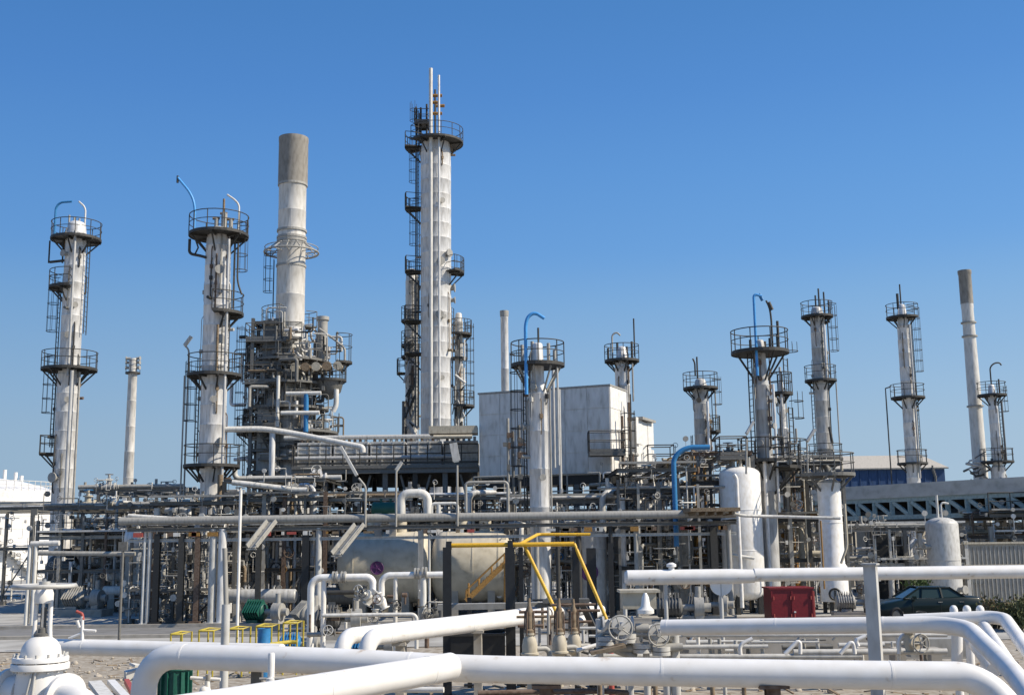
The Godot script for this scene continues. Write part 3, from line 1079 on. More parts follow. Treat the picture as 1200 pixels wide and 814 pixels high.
	for k in [420, 425, 431]: nozzles(o, o.position.x, o.position.z, [[P(150, k, 104).y, 10, 0.3, 0.12], [P(150, k, 104).y, 170, 0.3, 0.12]])
	b = B.new()
	b.box(G(150, 104) + Vector3(0, 3.6, 0), Vector3(3.4, 7.2, 3.0))
	put(b, "base_duct", M.white_old, o)

func columns_left() -> void:
	var d := 72.0
	var o := column("process_column", "leftmost silver column, with four staggered walkways, in front of the white tank", 72, 600, d,
		[[264, 10], [275, 11.5], [430, 11.5], [440, 12.5], [640, 12.5]], "silver",
		[[281, 28, 0, 360, 6], [338, 27, 80, 280, 4], [433, 31, 0, 360, 8], [531, 28, 150, 215, 2]],
		[[433, 524, 180, true], [338, 428, 175, true], [281, 392, 0, false]])
	side_pipe(o, d - 1.2, [[88, 270], [86, 440]], 1.6, "silver_dull", "downcomer")
	side_pipe(o, d - 1.4, [[84, 434], [80, 560], [78, 700]], 2.2, "silver_dull", "downcomer")
	side_pipe(o, d - 0.6, [[93, 436], [90, 560], [88, 690]], 1.4, "grey", "downcomer")
	side_pipe(o, d - 0.4, [[63, 278], [63, 243], [70, 237], [84, 236]], 1.3, "blue", "davit", 0.6)
	side_pipe(o, d, [[98, 282], [98, 243], [92, 236]], 1.0, "white_old", "davit", 0.5)
	for k in [[58, 282, 308], [74, 282, 308]]: side_pipe(o, d - 0.3, [[k[0], k[1]], [k[0], k[2]]], 1.0, "steel", "hanger")
	side_pipe(o, d - 0.3, [[58, 307], [76, 305]], 1.6, "steel", "hanger")
	for k in [[80, 252], [86, 254], [92, 256]]: side_pipe(o, d, [[k[0], 270], [k[0], k[1]]], 1.2, "grey", "nozzle")
	nozzles(o, o.position.x, o.position.z, [[P(80, 300, d).y, 120, 0.62, 0.14], [P(80, 360, d).y, 60, 0.62, 0.12], [P(80, 395, d).y, 80, 0.62, 0.14], [P(80, 470, d).y, 70, 0.67, 0.12], [P(80, 560, d).y, 110, 0.67, 0.2]])

	d = 62.0
	o = column("process_column", "bright silver column with blue davit arm, second from the left", 246, 600, d,
		[[272, 13], [290, 14.2], [430, 14.6], [545, 14.8], [556, 12], [660, 12]], "silver",
		[[276, 34, 0, 360, 6], [368, 31, -80, 85, 3], [440, 31, 0, 360, 8], [546, 32, 0, 360, 8]],
		[[440, 540, 182, true], [368, 436, 40, false], [276, 362, -8, true]])
	side_pipe(o, d - 0.5, [[227, 272], [228, 240], [223, 226], [208, 208]], 1.5, "blue_pale", "davit", 0.5)
	side_pipe(o, d - 0.5, [[208, 206], [208, 214]], 1.4, "steel", "hook")
	side_pipe(o, d, [[279, 276], [279, 240], [275, 234], [266, 228]], 1.1, "white_old", "davit", 0.4)
	side_pipe(o, d - 0.4, [[222, 280], [222, 297], [236, 300], [246, 303]], 1.7, "steel", "hanger", 0.2)
	side_pipe(o, d - 0.4, [[228, 278], [232, 290], [228, 298]], 1.0, "steel", "hanger", 0.0)
	side_pipe(o, d, [[261, 276], [261, 233]], 1.4, "brown", "vent_pipe")
	for k in [[253, 256, 2.6], [262, 250, 3.6], [270, 257, 2.4]]:
		side_pipe(o, d, [[k[0], 274], [k[0], k[1]]], k[2], "grey", "nozzle")
		side_pipe(o, d, [[k[0] - 4, k[1]], [k[0] + 4, k[1]]], 1.6, "brown", "valve")
	side_pipe(o, d - 1.1, [[255, 380], [252, 430], [252, 436]], 1.5, "brown", "downcomer")
	side_pipe(o, d - 1.0, [[268, 280], [265, 440], [262, 600]], 1.7, "silver_dull", "downcomer")
	side_pipe(o, d - 0.7, [[279, 285], [278, 330], [283, 345]], 1.1, "steel", "drain")
	side_pipe(o, d - 1.1, [[258, 556], [257, 640]], 3.2, "brown", "downcomer")
	side_pipe(o, d - 0.2, [[216, 440], [213, 546], [212, 640]], 1.0, "grey", "drain")
	nozzles(o, o.position.x, o.position.z, [[P(250, 320, d).y, 70, 0.67, 0.16], [P(250, 400, d).y, 60, 0.68, 0.16], [P(250, 470, d).y, 75, 0.68, 0.12], [P(250, 520, d).y, 50, 0.69, 0.18], [P(250, 585, d).y, 80, 0.56, 0.16]])

func heater() -> void:
	var d := 80.0
	# the stack stands on the heater and is carried by it, yet is a thing one can name
	var o := column("flue_stack", "thick pale stack with brown top and spoked ring above the fired heater", 336, 560, d,
		[[165, 16.2], [216, 16.4], [217, 15.6], [280, 15.8], [281, 16.2], [380, 16.4], [430, 17]], "silver_warm", [], [[305, 378, 170, true]], {"category": "stack", "group": "tall stacks and chimneys", "flat": true, "bands": 2.2})
	var c := Vector3(o.position.x, 0, o.position.z)
	var b := B.new()
	var m := mpp(190, d)
	b.lathe(c, [[16 * m, P(345, 216.5, d).y], [17.1 * m, P(345, 216, d).y], [17.0 * m, P(345, 168, d).y], [17.3 * m, P(345, 167, d).y], [17.3 * m, P(345, 162, d).y], [13 * m, P(345, 162, d).y], [13 * m, P(345, 180, d).y]], 26)
	put(b, "stack_top", M.stack_top, o)
	for y in [217, 271, 279, 283, 312]:
		b = B.new()
		b.sweep(c + Vector3(0, P(345, y, d).y, 0), [[15.5 * m, -0.08], [17.2 * m, -0.08], [17.2 * m, 0.08], [15.5 * m, 0.08]], 0, 360)
		put(b, "band", M.grey, o)
	var rc := c + Vector3(0, P(345, 296, d).y, 0)
	b = B.new()
	b.arc(rc, 31 * m, 0, 360, 0.07, 6)
	b.arc(rc + Vector3(0, 0.35, 0), 30.5 * m, 0, 360, 0.035, 5)
	for k in 12:
		var u := Vector3(cos(TAU * k / 12), 0, sin(TAU * k / 12))
		b.tube(rc + u * 15 * m + Vector3(0, 0.75, 0), rc + u * 31 * m, 0.045, -1, 5)
		b.tube(rc + u * 15 * m, rc + u * 31 * m, 0.035, -1, 5)
	put(b, "spoked_ring", M.grey, o)

	# the fired heater under it
	d = 80.0
	var at := Vector3(c.x, 0, c.z)
	o = thing("fired_heater", "dense dark fired heater wrapped in walkways and pipes under the thick stack", "heater", at)
	var Y := func(py: float) -> float: return P(340, py, d).y
	b = B.new()
	b.lathe(at, [[1.75, 2.2], [1.75, Y.call(445)], [1.35, Y.call(415)], [1.1, Y.call(385)]], 24)
	put(b, "casing", M.silver_dull, o)
	for k in 8:
		b = B.new()
		var th := TAU * k / 8 + 0.2
		b.ibeam(at + Vector3(cos(th) * 1.95, 0, sin(th) * 1.95), at + Vector3(cos(th) * 1.95, Y.call(400), sin(th) * 1.95), 0.2, 0.22)
		put(b, "column", M.steel_grey, o)
	for p in [[380, 2.0, 100, 330], [402, 2.5, 60, 290], [425, 2.8, 0, 360], [452, 2.9, 0, 360], [480, 2.8, 0, 360], [508, 3.5, -90, 200], [540, 2.7, 0, 360]]:
		ring_platform(o, at + Vector3(0, Y.call(p[0]), 0), 1.2 if p[0] < 440 else 1.75, p[1], p[2], p[3], 1.1, 5, "steel_grey")
	# left convection tower: a frame with a dark duct
	var lx := P(313, 500, d - 1.5)
	for sx in [-1.0, 1.0]:
		for sz in [-1.0, 1.0]:
			b = B.new()
			b.ibeam(Vector3(lx.x + sx * 0.95, 0, lx.z + sz * 0.9), Vector3(lx.x + sx * 0.95, Y.call(380), lx.z + sz * 0.9), 0.22, 0.22)
			put(b, "column", M.steel_grey, o)
	for y in [385, 407, 430, 455, 480, 505, 530, 555]:
		b = B.new()
		for sz in [-1.0, 1.0]: b.ibeam(Vector3(lx.x - 0.95, Y.call(y), lx.z + sz * 0.9), Vector3(lx.x + 0.95, Y.call(y), lx.z + sz * 0.9), 0.16, 0.2)
		for sx in [-1.0, 1.0]: b.ibeam(Vector3(lx.x + sx * 0.95, Y.call(y), lx.z - 0.9), Vector3(lx.x + sx * 0.95, Y.call(y), lx.z + 0.9), 0.16, 0.2)
		put(b, "beam", M.steel_grey, o)
		if y in [407, 455, 505, 545]:
			box_platform(o, Vector3(lx.x - 0.15, Y.call(y) + 0.2, lx.z), Vector2(2.5, 2.3), 1.1, "steel_grey")
	b = B.new()
	b.box(Vector3(lx.x + 0.35, (Y.call(440) + Y.call(382)) / 2, lx.z), Vector3(1.3, Y.call(382) - Y.call(440), 1.5))
	put(b, "duct", M.steel_grey, o)
	b = B.new()
	b.box(Vector3(lx.x + 0.1, (Y.call(560) + Y.call(480)) / 2, lx.z + 0.1), Vector3(1.3, Y.call(480) - Y.call(560), 1.2))
	put(b, "duct", M.grey, o)
	ladder(o, Vector3(lx.x - 1.5, Y.call(560), lx.z + 0.3), Y.call(400), Vector3.LEFT, true)
	# burner drums in a row, round basket, small stack
	for k in 5:
		b = B.new()
		var p := P(346 + k * 12.5, 431 - k * 0.5, d - 2.4 + 0.05 * k * k)
		b.tube(p + Vector3(0, 0, -0.6), p + Vector3(0, 0, 0.3), 0.27, -1, 14)
		b.tube(p + Vector3(0, 0, 0.3), p + Vector3(0, 0, 0.36), 0.31, -1, 14)
		put(b, "burner", M.beige if k % 2 == 0 else M.brown, o)
	var bc := P(386, 446, d - 1.0)
	ring_platform(o, bc, 0.3, 1.15, 0, 360, 1.0, 5, "steel", true)
	b = B.new()
	b.lathe(bc - Vector3(0, 1.3, 0), [[0.2, 0.0], [0.8, 0.5], [1.0, 1.25]], 16)
	put(b, "hopper", M.steel_grey, o)
	ring_platform(o, P(398, 425, d - 0.4), 0.2, 0.85, -100, 100, 2.0, 2)
	b = B.new()
	var ss := P(377, 440, d - 0.4)
	b.lathe(Vector3(ss.x, 0, ss.z), [[0.36, Y.call(440)], [0.36, Y.call(378)], [0.46, Y.call(377)], [0.46, Y.call(373)], [0.3, Y.call(373)]], 14)
	put(b, "small_stack", M.grey, o)
	pipe(o, "blue_pipe", "blue", L([[358, 506], [358, 462]], d - 3.4), 0.17, 0.2)
	pipe(o, "pipe", "white_old", L([[329, 484], [374, 484]], d - 3.5), 0.15, 0.2)
	pipe(o, "pipe", "white_old", L([[335, 461], [376, 461]], d - 3.4), 0.14, 0.2)
	pipe(o, "pipe", "white_old", L([[326, 440], [327, 500]], d - 3.2), 0.12, 0.2)
	pipe(o, "pipe", "white_old", L([[394, 456], [394, 475], [390, 482]], d - 1.6), 0.18, 0.2)
	pipe(o, "pipe", "silver", L([[318, 560], [319, 505]], d - 3.2), 0.2, 0.2)
	pipe(o, "pipe", "grey", L([[374, 385], [392, 398], [404, 408], [404, 424]], d - 1.0), 0.08, 0.2)
	rng.seed = 4
	for k in 190:
		var th := deg_to_rad(rng.randf_range(-10, 190))
		var rr := rng.randf_range(1.9, 3.0)
		var y0: float = Y.call(rng.randf_range(395, 555))
		var p := at + Vector3(cos(th) * rr, y0, sin(th) * rr)
		var pts := [p]
		for j in 2:
			if (k + j) % 2 == 0: p += Vector3(0, rng.randf_range(-2.2, 2.2), 0)
			else: p += Vector3(rng.randf_range(-1.4, 1.4), 0, rng.randf_range(-0.3, 0.3))
			pts.append(p)
		pipe(o, "pipe", pick(["steel", "grey", "silver", "silver", "grey_light", "brown", "white_old", "steel_grey", "dull_c"]), pts, pick([0.04, 0.06, 0.09, 0.13]), 0.2, 6)
	for k in 12:
		var th := deg_to_rad(20 + k * 13)
		var c2 := at + Vector3(cos(th) * 1.95, Y.call(395 + (k * 37) % 60), sin(th) * 1.95)
		b = B.new()
		b.torus(c2, Vector3(cos(th), 0, sin(th)), 0.42, 0.09, 12, 6)
		put(b, "return_bend", M.silver_dull, o)
	b = B.new()
	for k in 90:
		var th := deg_to_rad(rng.randf_range(-20, 200))
		var rr := rng.randf_range(1.8, 3.2)
		var p := at + Vector3(cos(th) * rr, Y.call(rng.randf_range(385, 560)), sin(th) * rr)
		var q := p + (Vector3(0, rng.randf_range(-1.2, 1.2), 0) if k % 2 else Vector3(rng.randf_range(-1, 1), 0, 0))
		b.tube(p, q, 0.03, -1, 4)
		if k % 4 == 0: b.box(q, Vector3(0.2, 0.3, 0.2))
	stuff(put(b, "small_bore_piping", M.steel_grey, o))

func main_column() -> void:
	var d := 85.0
	var o := column("process_column", "tallest column, broad and pale, with two pipes rising above its top", 511, 500, d,
		[[166, 16.5], [180, 17.6], [510, 17.8], [620, 17.8]], "silver",
		[[168, 32, -75, 150, 4], [172, 36, 165, 215, 2], [244, 36, 160, 205, 2, 1], [320, 33, -30, 45, 2, 1], [318, 36, 160, 205, 2, 1], [376, 37, 160, 205, 2, 1], [414, 37, 160, 205, 2, 1]],
		[[172, 244, 187, true], [244, 318, 190, true], [318, 376, 186, true], [376, 414, 190, true], [414, 500, 186, true], [130, 172, 185, true]])
	side_pipe(o, d - 1.45, [[505, 500], [505, 80]], 2.3, "white_old", "riser")
	side_pipe(o, d - 1.5, [[515, 500], [514.5, 88]], 1.4, "silver", "riser")
	side_pipe(o, d + 0.4, [[487, 500], [487, 125]], 1.0, "grey_dark", "riser")
	side_pipe(o, d, [[510, 166], [511, 105]], 1.2, "steel", "vent_pipe")
	for k in [[508, 120, 5], [512, 112, 6], [516, 124, 5], [511, 133, 7]]: side_pipe(o, d - 0.6, [[k[0] - k[2], k[1]], [k[0] + k[2], k[1]]], 2.0, "yellow_rust", "relief_valve")
	for k in [[493, 126, 168], [500, 122, 160], [488, 128, 168]]: side_pipe(o, d - 0.2, [[k[0], k[2]], [k[0], k[1]]], 1.2, "steel", "frame")
	box_platform(o, P(496, 146, d), Vector2(1.3, 1.6), 1.0)
	nozzles(o, o.position.x, o.position.z, [[P(510, 240, d).y, 65, 1.05, 0.14], [P(510, 310, d).y, 70, 1.05, 0.2], [P(510, 372, d).y, 75, 1.1, 0.2], [P(510, 374, d).y, 60, 1.1, 0.1], [P(510, 445, d).y, 68, 1.1, 0.12], [P(510, 300, d).y, 40, 1.1, 0.2], [P(510, 338, d).y, 5, 1.1, 0.2], [P(510, 352, d).y, 2, 1.1, 0.16]])

	d = 88.0
	o = column("process_column", "slender column half hidden behind the left side of the tallest column", 482, 500, d,
		[[318, 6.6], [330, 7], [620, 7]], "silver_warm", [[405, 12, 60, 250, 2], [418, 12, 60, 250, 2], [376, 12, 60, 250, 2], [437, 17, 150, 210, 1]], [[330, 500, 60, false]])
	rng.seed = 31
	for k in 16:
		var y := rng.randf_range(380, 505)
		side_pipe(o, d - 1.0, [[482 + rng.randf_range(-9, 9), y], [482 + rng.randf_range(-9, 9), y + rng.randf_range(5, 30)]], rng.randf_range(0.8, 2.2), pick(["steel", "grey", "rust", "silver_dull"]), "pipe", 0.0)
	side_pipe(o, d - 0.4, [[473, 510], [473, 470]], 2.2, "grey_dark", "drum")

	d = 86.0
	o = column("process_column", "slender column with three baskets behind the right side of the tallest column", 538, 500, d,
		[[368, 3.6], [378, 4.6], [620, 4.8]], "silver_warm", [[392, 15, -120, 120, 3, 1], [420, 10, -160, 160, 2], [476, 18, -100, 110, 3, 1]], [[392, 500, 20, true], [360, 392, 200, false]])
	for k in 20:
		var y := rng.randf_range(375, 500)
		side_pipe(o, d - 0.7, [[537 + rng.randf_range(-7, 9), y], [537 + rng.randf_range(-7, 9), y + rng.randf_range(4, 26)]], rng.randf_range(0.7, 1.8), pick(["steel", "grey", "rust", "silver_dull", "white_old"]), "pipe", 0.0)

func air_cooler() -> void:
	var d := 66.0
	var x0 := P(345, 530, d).x
	var x1 := P(561, 530, d).x
	var yd := P(450, 545, d).y
	var yt := P(450, 516, d).y
	var o := thing("air_cooler", "long grey air cooler bank on dark legs between the heater and furnace box", "cooler", Vector3((x0 + x1) / 2, 0, -d - 4))
	var b := B.new()
	b.box(Vector3((x0 + x1) / 2, yd - 0.12, -d - 4), Vector3(x1 - x0, 0.16, 9.6))
	put(b, "deck", M.steel_grey, o)
	for z in [-d + 0.82, -d - 4.0, -d - 8.8]:
		b = B.new()
		b.ibeam(Vector3(x0, yd - 0.36, z), Vector3(x1, yd - 0.36, z), 0.2, 0.3)
		put(b, "beam", M.steel_grey, o)
	var q := B.new()
	rail_run(q, Vector3(x0, yd, -d + 0.75), Vector3(x1, yd, -d + 0.75), 1.1, 0.035, 1.0)
	put(q, "railing", M.steel, o)
	var nb := 5
	for k in nb:
		var xa := lerpf(x0, x1, k / float(nb)) + 0.06
		var xb := lerpf(x0, x1, (k + 1) / float(nb)) - 0.06
		b = B.new()
		b.box(Vector3((xa + xb) / 2, (yd + yt) / 2, -d - 4.2), Vector3(xb - xa, yt - yd - 0.05, 7.4))
		for j in 5: b.box(Vector3((xa + xb) / 2, lerpf(yd + 0.1, yt - 0.1, j / 4.0), -d - 0.48), Vector3(xb - xa, 0.08, 0.06))
		for j in 4: b.box(Vector3(lerpf(xa + 0.05, xb - 0.05, j / 3.0), (yd + yt) / 2, -d - 0.47), Vector3(0.08, yt - yd - 0.1, 0.1))
		var bay := put(b, "bay", M.grey_light, o)
		b = B.new()
		b.lathe(Vector3((xa + xb) / 2, yd - 1.1, -d - 3.2), [[0.95, 0.0], [0.95, 0.5], [1.3, 0.9]], 18)
		put(b, "fan_ring", M.grey_dark, bay)
		for j in 6:
			pipe(bay, "nozzle", pick(["grey", "rust", "brown"]), [Vector3(lerpf(xa + 0.2, xb - 0.2, j / 5.0), yt - 0.1, -d - 0.9), Vector3(lerpf(xa + 0.2, xb - 0.2, j / 5.0), yt + 0.25, -d - 0.9)], 0.09)
	pipe(o, "header", "grey_light", [Vector3(x0 - 0.8, yt + 0.28, -d - 0.9), Vector3(x1 - 0.5, yt + 0.28, -d - 0.9)], 0.14, 0.3)
	pipe(o, "header", "silver_dull", [Vector3(x0, yd + 0.45, -d - 0.1), Vector3(x1 - 1.5, yd + 0.45, -d - 0.1)], 0.12, 0.3)
	for k in 7:
		for z in [-d + 0.6, -d - 8.4]:
			b = B.new()
			var xx := lerpf(x0 + 0.2, x1 - 0.2, k / 6.0)
			b.ibeam(Vector3(xx, 0, z), Vector3(xx, yd - 0.5, z), 0.28, 0.28)
			put(b, "column", M.steel_grey if k % 2 else M.steel, o)
	for k in 6:
		b = B.new()
		var xa := lerpf(x0 + 0.2, x1 - 0.2, k / 6.0)
		var xb := lerpf(x0 + 0.2, x1 - 0.2, (k + 1) / 6.0)
		if k % 2 == 0: b.beam(Vector3(xa, yd - 3.6, -d + 0.5), Vector3((xa + xb) / 2, yd - 0.6, -d + 0.5), 0.12, 0.12)
		else: b.beam(Vector3(xb, yd - 3.6, -d + 0.5), Vector3((xa + xb) / 2, yd - 0.6, -d + 0.5), 0.12, 0.12)
		put(b, "brace", M.steel_grey, o)
	# beige lid over the right end, seen against the tall column
	b = B.new()
	var pa := P(503, 505, d - 1)
	b.box(Vector3((pa.x + x1) / 2, pa.y, pa.z), Vector3(x1 - pa.x - 0.05, 0.42, 1.6))
	put(b, "lid", M.beige, o)
	pipe(o, "header", "beige", [Vector3(pa.x + 0.3, pa.y - 0.42, pa.z + 0.9), Vector3(x1 - 0.3, pa.y - 0.42, pa.z + 0.9)], 0.12, 0.3)

	# long white line sagging from the second column across the heater
	b = B.new()
	b.path(L([[262, 503, 62], [310, 505, 62], [345, 508, 62], [425, 524, 61], [425, 530, 61]], 62), 0.16, 12, 0.5)
	tag(put(b, "overhead_pipe", M.white_old), "long white pipe running from the second column across the heater front", "pipe")
	b = B.new()
	b.path(L([[272, 565, 60], [300, 568, 60], [346, 574, 60], [360, 574, 60]], 60), 0.15, 12, 0.5)
	tag(put(b, "overhead_pipe", M.white_old), "shorter white pipe sloping below the long one, beside the second column", "pipe")

func furnace() -> void:
	var C := P(717, 555, 61.5)   # near bottom corner
	var yb := C.y
	var yt := P(717, 452, 61.5).y
	var e1 := P(562, 558, 64.6)
	e1.y = 0
	var c0 := Vector3(C.x, 0, C.z)
	var u := (e1 - c0).normalized()
	var w := Vector3(u.z, 0, -u.x)
	if w.z > 0: w = -w
	var l := e1.distance_to(c0)
	var dep := 2.9
	var mid := c0 + u * l / 2 + w * dep / 2
	var o := thing("furnace_box", "big grey panelled furnace box raised on legs, right of the tallest column", "furnace", mid)
	var bs := Basis(-u, Vector3.UP, -w)
	var b := B.new()
	b.box(mid + Vector3(0, (yt + yb) / 2, 0), Vector3(l, yt - yb, dep), bs)
	put(b, "casing", M.furnace, o)
	var rows := 4
	var ncol := 6
	rng.seed = 12
	for r in rows:   # cladding sheets, each a little proud, with open joints between them
		for k in ncol:
			b = B.new()
			var hgt := (yt - yb) / rows
			var wid := l / ncol
			b.box(c0 + u * (wid * (k + 0.5)) - w * (0.012 + rng.randf() * 0.008) + Vector3(0, yb + hgt * (r + 0.5), 0), Vector3(wid - 0.03, hgt - 0.05, 0.035), bs * Basis.from_euler(Vector3(rng.randf_range(-0.006, 0.006), rng.randf_range(-0.006, 0.006), 0)))
			put(b, "panel", M.furnace, o)
	for r in rows:
		for k in 2:
			b = B.new()
			var hgt := (yt - yb) / rows
			b.box(c0 + w * (dep * (k + 0.5) / 2) - u * (0.014 + rng.randf() * 0.006) + Vector3(0, yb + hgt * (r + 0.5), 0), Vector3(0.03, hgt - 0.03, dep / 2 - 0.025), bs)
			put(b, "panel", M.white, o)
	b = B.new()
	b.box(mid + Vector3(0, yt + 0.05, 0), Vector3(l + 0.12, 0.1, dep + 0.12), bs)
	put(b, "roof", M.grey, o)
	b = B.new()
	b.box(mid + Vector3(0, yb - 0.25, 0), Vector3(l - 0.2, 0.48, dep - 0.2), bs)
	put(b, "floor_frame", M.black, o)
	for k in 5:
		for z in [0.1, dep - 0.1]:
			b = B.new()
			var p: Vector3 = c0 + u * lerpf(0.2, l - 0.2, k / 4.0) + w * z
			b.ibeam(p, p + Vector3(0, yb - 0.5, 0), 0.28, 0.28)
			put(b, "column", M.steel_grey, o)
	for k in 8:
		b = B.new()
		var p := c0 + u * lerpf(0.6, l - 0.6, k / 7.0) + w * dep * 0.5
		b.tube(p + Vector3(0, yb - 1.25, 0), p + Vector3(0, yb - 0.48, 0), 0.26, -1, 12)
		put(b, "burner", M.grey_dark, o)
	# deck in front under the box with rails
	var dk := c0 + u * l / 2 - w * 0.9 + Vector3(0, P(640, 560, 61).y - 0.9, 0)
	var q := B.new()
	rail_run(q, c0 + u * (l - 0.3) - w * 1.4 + Vector3(0, dk.y - 0.9, 0), c0 + u * 0.2 - w * 1.4 + Vector3(0, dk.y - 0.9, 0), 2.0, 0.05, 1.8)
	put(q, "railing", M.grey, o)
	b = B.new()
	b.box(c0 + u * l / 2 + w * 0.4 + Vector3(0, dk.y - 1.0, 0), Vector3(l, 0.12, 3.8), bs)
	put(b, "deck", M.steel, o)
	# dark corner platform with ladder on the right face
	box_platform(o, c0 + Vector3(-0.3, P(717, 530, 61).y, 0.7), Vector2(1.9, 1.0), 1.1, "steel_grey")
	ladder(o, c0 + Vector3(0.75, 2.5, 0.7), P(730, 500, 61).y, Vector3(0.3, 0, 1), true)
	rng.seed = 18
	for k in 14:
		var p := c0 + w * rng.randf_range(0, dep) - u * rng.randf_range(0.2, 0.8) + Vector3(0, lerpf(yb - 2, yt - 1.6, rng.randf()), 0)
		pipe(o, "pipe", pick(["steel", "brown", "grey", "rust", "white_old"]), [p, p + (Vector3(0, rng.randf_range(0.5, 2.2), 0) if k % 3 else w * rng.randf_range(0.4, 1.4))], pick([0.05, 0.08, 0.11]), 0.1, 6)
	# lines that climb the front
	for k in [[595, 490, 600], [601, 505, 600], [608, 498, 600], [648, 430, 548], [655, 456, 600]]:
		pipe(o, "pipe", pick(["brown", "grey", "steel_grey"]) if k[0] < 620 else "grey_light", L([[k[0], k[1]], [k[0], k[2]]], 60.0), 0.08, 0.1, 8)
	for k in 10:
		var p := P(592 + rng.randf() * 22, 500 + rng.randf() * 60, 59.9)
		b = B.new()
		b.box(p, Vector3(rng.randf_range(0.1, 0.5), rng.randf_range(0.1, 0.35), 0.15))
		put(b, "bracket", M.rust if k % 2 else M.steel_grey, o)

	# lower white annex behind the right side
	var a0 := c0 + w * 4.6 + u * 0.75
	var yt2 := P(752, 497, 67).y
	var o2 := thing("furnace_annex", "lower white annex box with a cowl at the furnace box's right rear", "furnace", a0)
	b = B.new()
	b.box(a0 + Vector3(0.4, (yt2 + 4.0) / 2, 0), Vector3(1.7, yt2 - 4.0, 2.4), bs)
	put(b, "casing", M.white, o2)
	for k in 4:
		for z in [0.45, -0.45]:
			b = B.new()
			b.box(a0 + Vector3(0.4, 0, 0) + bs * Vector3(0.865, lerpf(4.6, yt2 - 0.6, k / 3.0), z * 2.5), Vector3(0.03, (yt2 - 4.0) / 4 - 0.05, 1.1), bs)
			put(b, "panel", M.white, o2)
	b = B.new()
	b.box(a0 + Vector3(0.6, yt2 + 0.12, 0), Vector3(1.9, 0.14, 2.6), bs)
	put(b, "cowl", M.grey, o2)
	for k in 4:
		b = B.new()
		var p := a0 + Vector3(0.4, 0, 0) + bs * Vector3(-0.9 if k % 2 else 0.9, 0, -1.1 if k < 2 else 1.1)
		b.ibeam(p, p + Vector3(0, 4.0, 0), 0.24, 0.24)
		put(b, "column", M.steel_grey, o2)
	b = B.new()
	var sc := P(773, 546, 66)
	box_platform(o2, sc, Vector2(1.5, 1.6), 1.15, "steel")
	b.ibeam(Vector3(sc.x, 0, sc.z), Vector3(sc.x, sc.y - 0.2, sc.z), 0.2, 0.2)
	put(b, "column", M.steel, o2)

